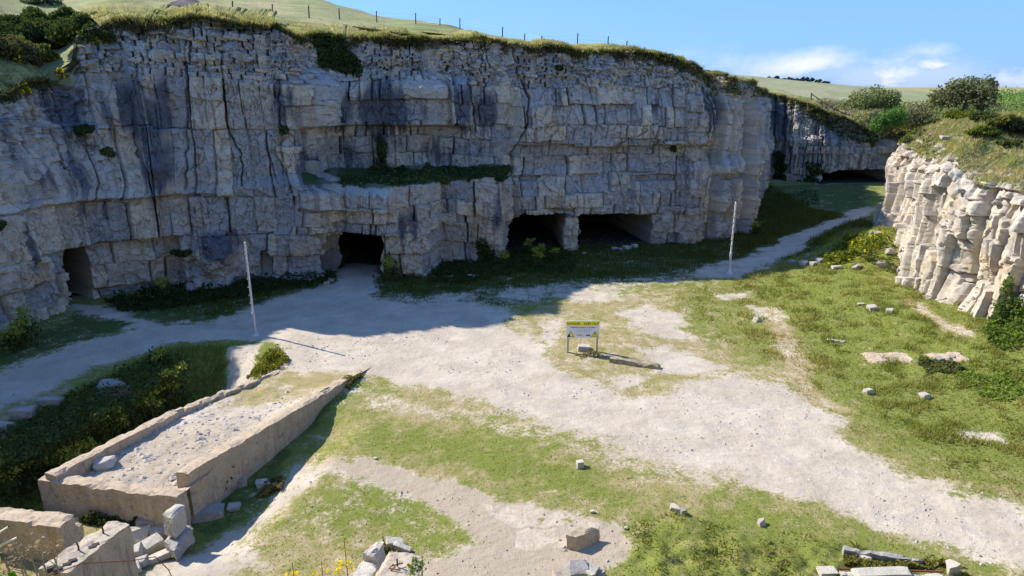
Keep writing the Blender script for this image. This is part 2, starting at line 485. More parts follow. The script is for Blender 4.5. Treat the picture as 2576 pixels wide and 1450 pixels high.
def beds_disp(s, z, seed, bounds, thin_from, ztop, amp=0.40, jmin=0.55, jmax=3.3):
    """Bedded and jointed rock: displacement outwards, per-block hashes."""
    sw = s + (0.14 if amp < 0.6 else 0.06) * fbm(s / 2.2, z / 1.6, seed + 1, 2) + (0.02 if amp < 0.6 else 0.006) * fbm(s / 0.35, z / 0.35, seed + 2, 2) + (0.06 if amp < 0.6 else 0.02) * z * vn(s / 7, z * 0 + 3, seed + 3)
    zw = z + 0.08 * fbm(s / 3.5, z / 2.5, seed + 4, 3) + 0.035 * fbm(s / 0.4, z / 0.3, seed + 5, 2) + 0.55 * (h2(np.floor(s / 2.3 + 0.3 * vn(z / 2, z * 0, 3)), 0, seed + 6) - 0.5) * sst(3.0, 3.6, z)
    bounds = np.array(bounds)
    b = np.clip(np.searchsorted(bounds, zw) - 1, 0, len(bounds) - 2)
    Dp = np.zeros(s.shape); hb = np.zeros(s.shape); h3 = np.zeros(s.shape)
    smin, smax = s.min() - 4, s.max() + 4
    r = np.random.default_rng(seed)
    for k in range(len(bounds) - 1):
        th = bounds[k + 1] - bounds[k]
        thin = th < 0.55
        lo, hi = (0.3, 1.3) if thin else (jmin * min(1, 0.5 + th / 2.4), jmax * min(1, 0.45 + th / 2.4))
        n = int((smax - smin) / (0.5 * (lo + hi)) * 1.5) + 4
        j = smin + np.cumsum(lo + (hi - lo) * r.random(n) ** 1.6)
        m = b == k
        if not m.any(): continue
        sm, zm = sw[m], zw[m]
        i = np.clip(np.searchsorted(j, sm), 1, n - 1)
        dl, dr = sm - j[i - 1], j[i] - sm
        db, dt = zm - bounds[k], bounds[k + 1] - zm
        q = h2(i, i * 0 + k, seed + 11); q2 = h2(i, i * 0 + k, seed + 12); q3 = h2(i, i * 0 + k, seed + 13)
        mid = (j[i] + j[i - 1]) / 2
        a = amp * (0.55 if thin else 1.0)
        off = (q - 0.5) * a * 1.2 + (h2(k, 0, seed + 20) - 0.5) * amp * 0.7
        off = off + (q2 - 0.5) * 0.22 * (sm - mid) + (q3 - 0.5) * 0.30 * (zm - (bounds[k] + bounds[k + 1]) / 2)
        cl_ = 0.85 * h2(i - 1, i * 0 + k, seed + 14) ** 1.7; cr_ = 0.85 * h2(i, i * 0 + k, seed + 14) ** 1.7
        nb = sst(-0.2, 0.6, vn(sm / 2.5, sm * 0 + k, seed + 15)); ntp = sst(-0.2, 0.6, vn(sm / 2.5, sm * 0 + k + 1, seed + 15))
        wv = 0.045
        crack = cl_ * np.exp(-(dl / wv) ** 2) + cr_ * np.exp(-(dr / wv) ** 2)
        crack += (0.06 if thin else 0.15) * (nb * np.exp(-(db / 0.035) ** 2) + ntp * np.exp(-(dt / 0.035) ** 2))
        e = np.minimum(np.minimum(dl, dr), np.minimum(db, dt))
        rnd = (0.035 if amp < 0.5 else 0.0) * np.exp(-e / 0.05)
        Dp[m] = off - crack - rnd; hb[m] = q; h3[m] = q3
    return Dp, hb, h3


def thin_bounds(start, stop, seed, lo=0.12, hi=0.34):
    r = np.random.default_rng(seed); z = start; o = []
    while z < stop:
        z += lo + (hi - lo) * r.random() ** 1.5; o.append(z)
    return o


w = make_path(CTRL, (3, 29), 0.05)
N = len(w.s)
w.zl = 5.8 + 0.25 * vn(w.s / 3, w.s * 0, 3)
zt = lip_height(w, LIP)
vis = w.Uy > 28
zt[~vis] = 14.2
zt = smooth1(np.clip(zt, 5, 17.5), 9)
zt += 0.14 * vn(w.s / 1.6, w.s * 0 + 5, 9) + 0.07 * vn(w.s / 0.5, w.s * 0 + 8, 10)
w.zt = zt
ROWS = 330
T = np.linspace(0, 1, ROWS)
sg = np.repeat(w.s[:, None], ROWS, 1)
zg = -0.7 + (zt[:, None] + 0.7) * T[None, :]
pxL, _ = proj(w.Lx, w.Ly, w.s * 0.0)                                # sheet column of each path sample at the foot
pxL[w.Ly < 20] = -800
pxU, _ = proj(w.Ux, w.Uy, w.s * 0 + 9.0); pxU[w.Uy < 20] = -800
PX = np.repeat(pxL[:, None], ROWS, 1)

bounds = [-3, 0.0, 1.35, 2.72, 3.35, 4.35, 5.7, 7.05, 8.25, 9.25, 10.7, 12.0] + thin_bounds(12.0, 20, 5)
zd = zg + 0.022 * (sg - 85) + np.clip((zg - (zt[:, None] - 3.6)) / 1.2, 0, 1) * (0.30 * fbm(sg / 1.3, zg / 0.9, 56, 3) + 0.12 * fbm(sg / 0.35, zg / 0.3, 57, 2))                                        # the beds dip gently to the right
Dp, hb, hb3 = beds_disp(sg, zd + 0.12 * vn(sg / 9, zg * 0, 4), 21, bounds, 12, zt)
boundsL = [-3, 0.0, 2.72, 5.3, 9.3, 12.3] + thin_bounds(12.3, 20, 6, 0.15, 0.5)
DpL, hbL, hb3L = beds_disp(sg, zd + 0.15 * vn(sg / 9, zg * 0, 4), 23, boundsL, 12, zt, 0.42, 1.0, 2.6)
DpM, hbM, hb3M = beds_disp(sg, zd + 0.1 * vn(sg / 5, zg * 0, 5), 25, [-3, 0.6, 1.9, 2.72, 3.7, 5.3, 6.2, 7.4, 9.3, 10.4, 11.5] + thin_bounds(11.5, 20, 7, 0.1, 0.3), 12, zt, 0.5, 0.4, 1.5)
selL = (PX < 745 + 40 * vn(zg / 2, zg * 0, 8)) & (zd > 2.72); selM = PX > 1775 + 25 * vn(zg / 2, zg * 0, 9)
Dp = np.where(selL, DpL, np.where(selM, DpM, Dp)); hb = np.where(selL, hbL, np.where(selM, hbM, hb)); hb3 = np.where(selL, hb3L, np.where(selM, hb3M, hb3))
# upright pilasters between the through-going joints
def ribs(s, z, seed, lo, hi):
    r = np.random.default_rng(seed); j = s.min() - 3 + np.cumsum(lo + (hi - lo) * r.random(int((s.max() - s.min() + 8) / lo)))
    ss = s + 0.07 * fbm(s / 2, z / 5, seed, 2)
    i = np.searchsorted(j, ss); e = np.minimum(np.abs(ss - j[np.clip(i, 0, len(j) - 1)]), np.abs(ss - j[np.clip(i - 1, 0, len(j) - 1)]))
    mid = (j[np.clip(i, 0, len(j) - 1)] + j[np.clip(i - 1, 0, len(j) - 1)]) / 2
    return (h2(i, i * 0 + 1, seed) - 0.5) + (h2(i, i * 0 + 2, seed) - 0.5) * 0.5 * (ss - mid), e
rb, re_ = ribs(sg, zg, 303, 1.4, 4.5); rb2, re2 = ribs(sg, zg, 305, 0.6, 2.0)
kr = sst(1740, 1800, PX) * (1 - sst(1950, 1990, PX))
mk = sst(-0.1, 0.4, fbm(sg / 2.5, zg / 2.0, 309, 3))
Dp = Dp * (1 - 0.45 * kr)
Dp += rb * (0.45 + 0.2 * (PX < 745)) * sst(2.5, 3.0, zd) + rb2 * (0.10 + kr * 0.8) - (0.07 * mk + kr * 0.7) * np.exp(-(re2 / 0.06) ** 2) - 0.22 * mk * np.exp(-(re_ / 0.05) ** 2)
rb3, re3 = ribs(sg, zg, 313, 1.8, 4.2); Dp += kr * (rb3 * 1.7 - 0.9 * np.exp(-(re3 / 0.16) ** 2))
up0 = np.clip((zg - (zt[:, None] - 3.4)) / 1.0, 0, 1)
q1, q2_, qx, qy, qh = worley(sg / 0.5 + 0.4 * fbm(sg / 0.9, zg / 0.6, 311, 3), zg / 0.17, 312)
Dp += up0 * ((qh - 0.5) * 0.17 + qx * (qh - 0.5) * 0.25)
f1, f2, ox, oy, wh = worley(sg / 1.25 + 0.3 * fbm(sg, zg, 31, 2), zg / 1.0, 41)
Dp += (wh - 0.5) * 0.16 + ox * (h2(np.floor(wh * 999), 1, 5) - 0.5) * 0.22 + oy * (h2(np.floor(wh * 999), 2, 5) - 0.5) * 0.14
g1_, g2_, _a, _b, gh = worley(sg / 0.75 + 0.35 * fbm(sg / 0.8, zg / 0.8, 32, 3), zg / 1.5 + 0.25 * fbm(sg / 0.8, zg / 0.8, 33, 3), 42)
Dp -= 0.13 * np.exp(-((g2_ - g1_) / 0.05) ** 2) * sst(-0.25, 0.35, fbm(sg / 2.0, zg / 2.0, 34, 3)) + (gh - 0.5) * 0.10
g1_, g2_, _a, _b, gh = worley(sg / 0.30 + 0.3 * fbm(sg / 0.4, zg / 0.4, 35, 2), zg / 0.85, 46)
Dp -= 0.10 * np.exp(-((g2_ - g1_) / 0.09) ** 2) * sst(0.0, 0.5, fbm(sg / 1.5, zg / 1.5, 36, 3)) + (gh - 0.5) * 0.05
f1b, f2b, oxb, oyb, whb = worley(sg / 0.42, zg / 0.33, 43)
Dp += ((whb - 0.5) * 0.08 + oxb * (whb - 0.5) * 0.25 + oyb * (h2(np.floor(whb * 999), 2, 6) - 0.5) * 0.2)
Dp += 0.28 * fbm(sg / 7, zg / 9, 51, 2) + 0.035 * fbm(sg / 0.9, zg / 0.9, 52, 4) + 0.025 * vn(sg / 0.17, zg / 0.15, 53)
# shaly upper beds lean back
up = np.clip((zg - (zt[:, None] - 3.4)) / 3.4, 0, 1)
Dp -= 0.9 * up ** 1.5
Dp += up * 0.22 * fbm(sg / 0.6, zg / 0.22, 55, 3)
# undercuts and overhangs between sheet columns
over = lambda a, b, soft=25: sst(a - soft, a + soft, PX) * (1 - sst(b - soft, b + soft, PX))
Dp += 1.5 * over(468, 585, 14) * sst(3.3, 1.6, zd + 0.5 * fbm(sg / 0.9, zg / 0.9, 62, 3)) * (0.7 + 0.5 * fbm(sg / 0.8, zg / 0.7, 63, 3))
Dp += 0.75 * over(170, 470) * sst(2.6, 2.8, zd) * (1 - sst(5.2, 7.5, zd))
Dp += 0.55 * over(780, 1000) * sst(2.6, 2.8, zd)*(1-sst(5.2,5.6,zd)) + 0.5 * over(1290, 1640) * sst(2.75, 2.95, zd) * (1 - sst(4.0, 6.0, zd))
hang = over(800, 1190, 20) * sst(9.0, 9.25, zd) * (1 - sst(11.5, 13.0, zd))
Dp += 1.5 * hang * (0.7 + 0.5 * vn(sg / 3, sg * 0, 61))
Dp += 0.75 * over(1290, 1780, 20) * sst(7.95, 8.15, zd + 0.25 * h2(np.floor(sg / 2.1), 0, 64)) * (1 - sst(9.6, 12.0, zd))
Dp -= 0.55 * over(1290, 1900, 20) * sst(5.25, 5.35, zd) * (1 - sst(5.65, 5.8, zd)) * sst(-0.3, 0.3, vn(sg / 2, sg * 0, 65))
Dp += 0.55 * over(770, 1000, 15) * sst(4.15, 4.3, zd) * (1 - sst(5.4, 5.6, zd)) * (0.5 + h2(np.floor(sg / 1.1), 0, 67))
Dp += 0.5 * over(-300, 560, 20) * sst(5.15, 5.35, zd) * (1 - sst(6.5, 8.5, zd))
Dp += 0.8 * over(395, 472, 6) * sst(6, 7, zd) * (1 - sst(13, 14, zd)) - 0.5 * over(180, 330, 10) * sst(9.2, 9.4, zd) * (1 - sst(12.2, 12.5, zd))
# long master joints, traced down the face
for pts, dep, wd in (([(1300, 120), (1307, 187), (1329, 247), (1326, 310), (1289, 383), (1285, 460)], 0.8, 0.11), ([(555, 130), (555, 167), (574, 333), (607, 390), (610, 467)], 0.5, 0.08),
                     ([(470, 173), (472, 330), (470, 470)], 0.45, 0.09), ([(325, 233), (343, 383), (363, 433), (380, 480)], 0.45, 0.08), ([(105, 213), (106, 335)], 0.5, 0.1),
                     ([(667, 377), (694, 460)], 0.35, 0.07), ([(700, 200), (706, 335), (715, 470)], 0.35, 0.08), ([(1660, 240), (1662, 460)], 0.3, 0.07), ([(1610, 330), (1540, 370), (1560, 500)], 0.3, 0.07),
                     ([(1852, 240), (1845, 330), (1838, 430), (1828, 560), (1815, 600)], 0.9, 0.14), ([(1885, 240), (1880, 400), (1878, 540)], 0.7, 0.13), ([(1490, 180), (1494, 330)], 0.3, 0.07), ([(1183, 215), (1196, 335)], 0.5, 0.1)):
    q = [sz_of(w, *p) for p in pts]
    ld = linedist(sg + 0.10 * vn(sg / 0.3, zg / 0.4, 66), zg, q)
    Dp -= 0.8 * dep * np.exp(-(ld / (0.62 * wd)) ** 2)
# caves cut through the foot of the wall
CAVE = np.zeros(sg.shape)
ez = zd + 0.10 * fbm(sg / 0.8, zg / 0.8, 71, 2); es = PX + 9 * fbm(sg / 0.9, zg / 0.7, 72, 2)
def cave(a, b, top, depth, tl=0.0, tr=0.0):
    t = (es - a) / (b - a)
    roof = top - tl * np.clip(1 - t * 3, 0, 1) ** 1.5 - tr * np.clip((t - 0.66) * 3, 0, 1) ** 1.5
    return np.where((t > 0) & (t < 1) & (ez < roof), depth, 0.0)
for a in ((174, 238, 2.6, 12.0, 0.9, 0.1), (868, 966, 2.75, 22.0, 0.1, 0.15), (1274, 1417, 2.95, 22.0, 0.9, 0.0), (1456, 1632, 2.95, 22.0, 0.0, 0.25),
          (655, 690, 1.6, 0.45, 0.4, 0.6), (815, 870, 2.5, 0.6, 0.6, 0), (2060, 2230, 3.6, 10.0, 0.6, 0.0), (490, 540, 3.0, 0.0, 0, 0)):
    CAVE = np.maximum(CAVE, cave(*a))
Dp = np.where(CAVE > 0, Dp * 0.4 - CAVE + 0.5 * fbm(sg / 1.5, zg / 1.5, 73, 2), Dp)
for _ in range(2):
    Dq = np.pad(Dp, ((1, 1), (0, 0)), 'edge'); Dp = Dp + kr * (0.25 * Dq[:-2] - 0.5 * Dp + 0.25 * Dq[2:])
# the two plan curves meet over the ledge
mixz = np.clip((zg - w.zl[:, None]) / 0.55, 0, 1)
XM = w.Lx[:, None] * (1 - mixz) + w.Ux[:, None] * mixz
YM = w.Ly[:, None] * (1 - mixz) + w.Uy[:, None] * mixz
gap = np.hypot(w.Ux - w.Lx, w.Uy - w.Ly)[:, None]
onled = ((mixz > 0.02) & (mixz < 0.98) & (gap > 1.8)).astype(float)
Dp = np.where(onled > 0, 0.25 * Dp, Dp)
CXg = XM + w.nx[:, None] * Dp; CYg = YM + w.ny[:, None] * Dp; CZg = zg + 0.06 * fbm(sg / 0.5, zg / 0.5, 77, 2)

# stone colours: warm grey beds, clean beige falls, dark weathered sheets and streaks
def mixc(a, b, f):
    return a + (np.asarray(b) - a) * f[..., None]
c = np.zeros(sg.shape + (3,)) + np.array([0.425, 0.39, 0.335])
c = mixc(c, [0.59, 0.505, 0.37], sst(0.35, 0.9, hb) * 0.85)
c = mixc(c, [0.34, 0.33, 0.315], sst(0.55, 1.0, hb3) * 0.7)
c = mixc(c, [0.54, 0.42, 0.275], sst(0.1, 0.55, fbm(sg / 2.4, zg / 2.0, 81, 4)) * 0.75)
c = mixc(c, [0.31, 0.305, 0.30], sst(0.1, 0.6, fbm(sg / 3.1, zg / 3.1, 82, 4)) * 0.5)
c = mixc(c, [0.48, 0.43, 0.36], sst(0.55, 0.95, wh) * 0.4 * (1 - up))
c = mixc(c, [0.36, 0.27, 0.16], up * sst(0.1, 0.6, fbm(sg / 1.5, zg / 0.35, 83, 3)) * 0.6)
c *= (0.9 + 0.25 * (whb - 0.5))[..., None]
streak = fbm(sg / 0.42, zg / 4.5, 84, 4) + 0.35 * fbm(sg / 1.8, zg / 2.4, 85, 3)
STAIN = [(190, 280, 1.6, 2.0, 1.0), (340, 290, 1.7, 1.5, 1.1), (385, 400, 1.0, 2.2, 0.8), (300, 260, 1.5, 1.4, 0.7), (500, 260, 1.4, 1.6, 0.55), (120, 440, 2.2, 1.6, 0.5), (845, 285, 1.6, 1.5, 1.0), (960, 285, 2.6, 1.6, 1.15),
         (1155, 275, 0.9, 1.8, 1.1), (1235, 280, 1.6, 1.4, 0.8), (780, 420, 0.9, 1.2, 1.0), (880, 380, 1.0, 1.5, 0.8), (1100, 380, 3.0, 1.4, 0.7), (555, 610, 1.6, 0.9, 0.9), (1240, 540, 0.9, 2.0, 0.7),
         (1790, 280, 2.0, 1.8, 0.65), (1870, 500, 1.0, 0.8, 1.0), (1968, 290, 1.2, 3.0, 1.0), (2080, 340, 3.0, 2.0, 0.35), (400, 230, 2.5, 1.0, 0.5), (60, 330, 3.0, 2.0, 0.5), (700, 260, 1.5, 1.5, 0.4),
         (1040, 560, 1.2, 1.4, 0.6), (250, 520, 2.0, 1.2, 0.5), (1420, 240, 2.2, 1.2, 0.35), (80, 620, 2.0, 1.5, 0.45), (1650, 260, 1.5, 1.0, 0.4), (1730, 420, 1.5, 2.0, 0.3)]
st = np.zeros(sg.shape)
for (px, py, rs, rz, k) in STAIN:
    s0, z0 = sz_of(w, px, py)
    st = np.maximum(st, k * np.exp(-((sg - s0) / rs) ** 2 - ((zg - z0) / rz) ** 2))
dark = sst(0.30, 0.70, st * 0.92 + (0.40 + 0.25 * np.clip(st * 2, 0, 1)) * streak + 0.12 * fbm(sg / 4, zg / 4, 187, 3) + 0.07)
c = mixc(c, [0.27, 0.285, 0.31], sst(0.38, 0.1, hb) * 0.55)
c = mixc(c, [0.085, 0.094, 0.115], dark * 0.9)
c = mixc(c, [0.50, 0.48, 0.45], sst(0.38, 0.62, fbm(sg / 0.28, zg / 2.2, 86, 3)) * 0.45 * (st > 0.2))
c = mixc(c, [0.33, 0.20, 0.09], sst(0.3, 0.6, fbm(sg / 0.3, zg / 2.6, 87, 3)) * 0.35 * (1 - dark))
gre = onled * (0.75 + 0.25 * sst(-0.5, 0.1, fbm(sg / 1.0, zg / 0.4, 88, 3)))
c = mixc(c, [0.055, 0.075, 0.02], gre)
# turf and roots hanging over the brow
brow = sst(-0.7, -0.25, zg - zt[:, None] + 0.9 * fbm(sg / 1.6, zg / 1.2, 89, 4) - 0.15)
c = mixc(c, mixc(np.zeros(sg.shape + (3,)) + np.array([0.13, 0.095, 0.055]), [0.075, 0.085, 0.03], sst(-0.2, 0.2, fbm(sg / 1.1, zg / 0.8, 189, 3))), brow)
c = mixc(c, [0.075, 0.07, 0.062], np.clip(CAVE, 0, 1) * 0.9)  # cave walls darkened in colour to stand in for shade
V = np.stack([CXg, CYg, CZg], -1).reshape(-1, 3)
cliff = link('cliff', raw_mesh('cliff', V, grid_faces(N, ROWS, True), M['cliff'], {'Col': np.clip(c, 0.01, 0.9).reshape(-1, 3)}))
tag(cliff, 'tall grey limestone quarry face with four dark cave mouths at its foot', 'cliff', kind='structure')
KP = proj(V[:, 0], V[:, 1], V[:, 2]); KD = V[:, 1] * CP - (V[:, 2] - H) * SP


def on_rock(px, py, r=6.0, arrays=None):
    P_, D_, V_ = arrays or (KP, KD, V)
    m = (np.abs(P_[0] - px) < r) & (np.abs(P_[1] - py) < r) & (V_[:, 1] > 8)
    i = np.nonzero(m)[0]
    if len(i) == 0: return on_rock(px, py, r * 2, arrays)
    return V_[i[np.argmin(D_[i])]].copy()


# ------------------------------------------------------------------ hills above the cliff
RX, RY, RZ = CXg[:, -1], CYg[:, -1], CZg[:, -1]
inx, iny = -smooth1(w.nx, 41), -smooth1(w.ny, 41)
l = np.hypot(inx, iny); inx /= l; iny /= l
slope = np.interp(pxU, [-900, 190, 215, 750, 900, 1050, 1500, 1850, 1950, 2000, 2300], [0.42, 0.42, 0.175, 0.18, 0.15, 0.115, 0.085, 0.075, 0.03, 0.02, 0.0])
dd = np.array([-0.10, -0.04, 0.06, 0.3, 0.6, 1.0, 1.6, 2.4, 3.4, 4.8, 6.5])
hz = np.array([-0.05, 0.0, 0.05, 0.10, 0.13, 0.15, 0.16, 0.18, 0.20, 0.22, 0.24])
ze = smooth1(RZ, 15)
steep = (pxU > 172) & (pxU < 300) & (smooth1(np.abs(np.gradient(ze, w.s)), 31) > 0.35)
tuft = 0.10 * vn(w.s[:, None] / 0.7, dd[None, :] / 0.7, 90) + 0.05 * vn(w.s[:, None] / 0.25, dd[None, :] / 0.25, 91)
bx = RX[:, None] + inx[:, None] * dd; by = RY[:, None] + iny[:, None] * dd
bz = ze[:, None] + hz + slope[:, None] * np.clip(dd, 0, 99) + tuft
bc = np.zeros(bx.shape + (3,)) + np.array([0.27, 0.25, 0.085])
bc = mixc(bc, [0.30, 0.245, 0.10], sst(0, 0.6, fbm(bx / 1.2, by / 1.2, 92, 3)) * 0.8)
bc = mixc(bc, [0.10, 0.125, 0.03], sst(0, 0.6, fbm(bx / 2.2, by / 2.2, 93, 3)) * 0.8)
bq = grid_faces(N, len(dd), True); bq = bq[~steep[bq[:, 0] // len(dd)]]
brow_o = link('brow_turf', raw_mesh('brow_turf', np.stack([bx, by, bz], -1).reshape(-1, 3), bq, M['hill'], {'Col': bc.reshape(-1, 3)}))
tag(brow_o, 'rough turf edge along the top of the quarry face', 'turf', kind='structure')

step = 0.5
gx = np.arange(-115, 60, step); gy = np.arange(-30, 190, step)
GX, GY = np.meshgrid(gx, gy, indexing='ij')
sub = slice(None, None, 7)
rx, ry, rz_, ix_, iy_, sl2 = RX[sub], RY[sub], ze[sub], inx[sub], iny[sub], slope[sub]
best = np.full(GX.shape, 1e18); bi = np.zeros(GX.shape, int)
for k in range(len(rx)):
    d = (GX - rx[k]) ** 2 + (GY - ry[k]) ** 2
    m = d < best; best[m] = d[m]; bi[m] = k
sd = np.sqrt(best)
sgn = (GX - rx[bi]) * ix_[bi] + (GY - ry[bi]) * iy_[bi]
inside = sgn > 0
capL = np.interp(rx[bi], [-26, -24, -17, -12, -7, 0], [9, 60, 60, 44, 28, 22])
HZ = rz_[bi] + 0.2 + sl2[bi] * np.minimum(sd, capL) + 0.10 * np.clip(sd - capL, 0, 60) * (rx[bi] < -20) - 0.03 * np.clip(sd - capL, 0, 300) * (rx[bi] >= -20)
HZ = np.where(inside, HZ, np.nan)
A = np.where(inside, HZ, 0); Wt = inside.astype(float)
def blur(a):
    p = np.pad(a, 1, 'edge')
    a = (p[:-2, 1:-1] + 2 * p[1:-1, 1:-1] + p[2:, 1:-1]) / 4
    p = np.pad(a, 1, 'edge')
    return (p[1:-1, :-2] + 2 * p[1:-1, 1:-1] + p[1:-1, 2:]) / 4
for _ in range(14):
    A, Wt = blur(A), blur(Wt)
HZ = np.where(inside, A / np.maximum(Wt, 1e-6), np.nan)
bumpy = 0.16 * fbm(GX / 3, GY / 3, 95, 4) + 0.10 * fbm(GX / 1.2, GY / 1.2, 96, 3) * sst(30, 5, sd)
HZ = HZ + bumpy - 0.22 * sst(8, 3, sd) - 0.5 * sst(2.5, 0.4, sd)
idx = np.arange(GX.size).reshape(GX.shape)
keep = inside & (sd > np.where((rx[bi] < -19) & (ry[bi] > 30), 0.35, 2.2))
q = np.stack([idx[:-1, :-1], idx[1:, :-1], idx[1:, 1:], idx[:-1, 1:]], -1).reshape(-1, 4)
kk = keep.ravel()[q].all(1); q = q[kk]
used = np.unique(q); remap = np.full(GX.size, -1); remap[used] = np.arange(len(used))
hc = np.zeros(GX.shape + (3,)) + np.array([0.25, 0.265, 0.115])
hc = mixc(hc, [0.38, 0.32, 0.16], sst(0, 0.5, fbm(GX / 5, GY / 5, 97, 4)) * 0.8)
hc = mixc(hc, [0.12, 0.15, 0.04], sst(0.05, 0.5, fbm(GX / 7, GY / 7, 98, 4)) * 0.7)
HV = np.stack([GX, GY, np.nan_to_num(HZ)], -1).reshape(-1, 3)[used]
hills = link('hills', raw_mesh('hills', HV, remap[q], M['hill'], {'Col': hc.reshape(-1, 3)[used]}, True))
tag(hills, 'grassy down rising behind the quarry face', 'hill', kind='structure')


def hill_z(x, y):
    i = int(round((x - gx[0]) / step)); j = int(round((y - gy[0]) / step))
    if 0 <= i < GX.shape[0] and 0 <= j < GX.shape[1] and keep[i, j]: return HZ[i, j]
    return None


def on_hill(px, py, tmin=36.0, tmax=170.0):
    d = ray(px, py); best_ = (1e9, None)
    t = tmin
    while t < tmax:
        p = d * t + np.array([0, 0, H]); hh = hill_z(p[0], p[1])
        if hh is not None:
            if p[2] <= hh: return np.array([p[0], p[1], hh])
            if p[2] - hh < best_[0]: best_ = (p[2] - hh, np.array([p[0], p[1], hh]))
        t += 0.4
    return best_[1]


# far meadow on the right, a fan of ground rising to the distant crest
az_ = np.radians(np.linspace(12, 60, 150)); rr = np.concatenate([np.arange(112, 160, 2.0), np.arange(160, 420, 6.0), np.arange(420, 1000, 60.0)])
AZ, RR = np.meshgrid(az_, rr, indexing='ij')
crest = 14.6 - np.clip(np.degrees(AZ) - 20.2, -9, 16) / 12.4 * 7.6
near = np.interp(RR, [112, 150, 350, 420], [0.1, 0.28, 1.0, 1.0])
FZ = 5.5 + (crest - 5.5) * near - 0.02 * np.clip(RR - 380, 0, 999) + 0.3 * fbm(AZ * 40, RR / 20, 99, 3)
fc = np.zeros(AZ.shape + (3,)) + np.array([0.27, 0.27, 0.155])
fc = mixc(fc, [0.22, 0.24, 0.095], sst(-0.1, 0.4, fbm(AZ * 30, RR / 25, 100, 4)) * 0.7)
fc = mixc(fc, [0.20, 0.25, 0.09], sst(math.radians(28), math.radians(31), AZ) * 0.6)
far = link('distant_hill', raw_mesh('distant_hill', np.stack([RR * np.sin(AZ), RR * np.cos(AZ), FZ], -1).reshape(-1, 3), grid_faces(*AZ.shape), M['hill'], {'Col': fc.reshape(-1, 3)}, True))
tag(far, 'pale meadow hill on the skyline beyond the bushes', 'hill', kind='structure')

# ------------------------------------------------------------------ the sunlit bluff on the right
RC = [(42, 68, 43, 68), (33, 60, 33.6, 60.3), (28.7, 53.8, 29.3, 54.2), (28.0, 51.8, 28.7, 52.2), (26.8, 49.0, 27.6, 49.5), (26.9, 47.6, 27.7, 48), (24.7, 43.0, 25.6, 43.6), (23.3, 39.8, 24.2, 40.4), (22.3, 37.8, 23.2, 38.6), (22.1, 35.6, 23.1, 36.2), (22.9, 33.0, 24.0, 33.4),
      (23.4, 30.0, 24.5, 30.3), (25, 25, 26.2, 25), (28.5, 17, 29.6, 17), (34, 8, 35, 8)]
RLIP = [(2100, 338), (2205, 336), (2228, 336), (2262, 366), (2330, 400), (2375, 407), (2440, 436), (2500, 470), (2576, 505), (2700, 540), (3500, 560)]
w2 = make_path(RC, (1, 13), 0.06)
w2.zl = w2.s * 0 + 3.0
z2t = np.clip(smooth1(lip_height(w2, RLIP), 15), 4.5, 9)
z2t += 0.25 * vn(w2.s / 1.3, w2.s * 0, 101) + 0.12 * vn(w2.s / 0.4, w2.s * 0, 102)
N2 = len(w2.s); R2 = 150
s2 = np.repeat(w2.s[:, None], R2, 1); t2 = np.linspace(0, 1, R2); zz2 = -0.4 + (z2t[:, None] + 0.4) * t2
b2 = [-3, 0.9, 2.7, 4.6, 5.8, 6.6] + thin_bounds(6.6, 12, 8, 0.25, 0.5)
rel = zz2 - (z2t[:, None] - 7.4)
D2, g1, g3 = beds_disp(s2, rel, 121, b2, 7, z2t, 0.60, 0.6, 1.9)
rb, re_ = ribs(s2, zz2, 307, 0.9, 2.6); D2 += rb * 0.8 - 0.35 * np.exp(-(re_ / 0.09) ** 2)
f1, f2, ox, oy, wh2 = worley(s2 / 1.1, zz2 / 0.9, 141)
D2 += (wh2 - 0.5) * 0.10
g1_, g2_, _a, _b, gh = worley(s2 / 0.6 + 0.35 * fbm(s2 / 0.8, zz2 / 0.8, 132, 3), zz2 / 1.6 + 0.25 * fbm(s2 / 0.8, zz2 / 0.8, 133, 3), 142)
gh = gh * 0.7 + 0.15
D2 -= 0.30 * np.exp(-((g2_ - g1_) / 0.035) ** 2) * sst(-0.4, 0.2, fbm(s2 / 1.6, zz2 / 1.6, 134, 3)) + (gh - 0.5) * 0.16
f1, f2, ox, oy, wh3 = worley(s2 / 0.4, zz2 / 0.34, 143)
D2 += (wh3 - 0.5) * 0.05 + ox * (wh3 - 0.5) * 0.12
D2 += 0.03 * fbm(s2 / 0.6, zz2 / 0.6, 152, 3) 
u2 = np.clip((zz2 - (z2t[:, None] - 1.5)) / 1.5, 0, 1)
D2 -= 0.6 * u2 ** 1.4 - u2 * 0.22 * fbm(s2 / 0.5, zz2 / 0.25, 155, 3)
D2 += 0.22 * sst(0.9, 0.6, zz2 + 0.5 * h2(np.floor(s2 / 0.9), 0, 156))
for (px, py, rs, rz, k) in ((2400, 690, 1.3, 1.3, -0.7), (2440, 740, 0.8, 1.0, -0.4), (2262, 480, 0.35, 5, -0.9), (2330, 560, 0.35, 3, -0.5), (2470, 560, 0.3, 3, -0.4)):
    s0, z0 = sz_of(w2, px, py); D2 += k * np.exp(-((s2 - s0) / rs) ** 2 - ((zz2 - z0) / rz) ** 2)
for _ in range(1):
    Dq = np.pad(D2, ((1, 1), (0, 0)), 'edge'); D2 = 0.25 * Dq[:-2] + 0.5 * D2 + 0.25 * Dq[2:]
D2 += 0.010 * vn(s2 / 0.22, zz2 / 0.22, 158)
mz = np.clip(zz2 / z2t[:, None], 0, 1)
X2 = w2.Lx[:, None] * (1 - mz) + w2.Ux[:, None] * mz + w2.nx[:, None] * D2; Y2 = w2.Ly[:, None] * (1 - mz) + w2.Uy[:, None] * mz + w2.ny[:, None] * D2
c2 = np.zeros(s2.shape + (3,)) + np.array([0.46, 0.40, 0.315])
c2 = mixc(c2, [0.54, 0.475, 0.375], sst(0.4, 1, g1) * 0.8)
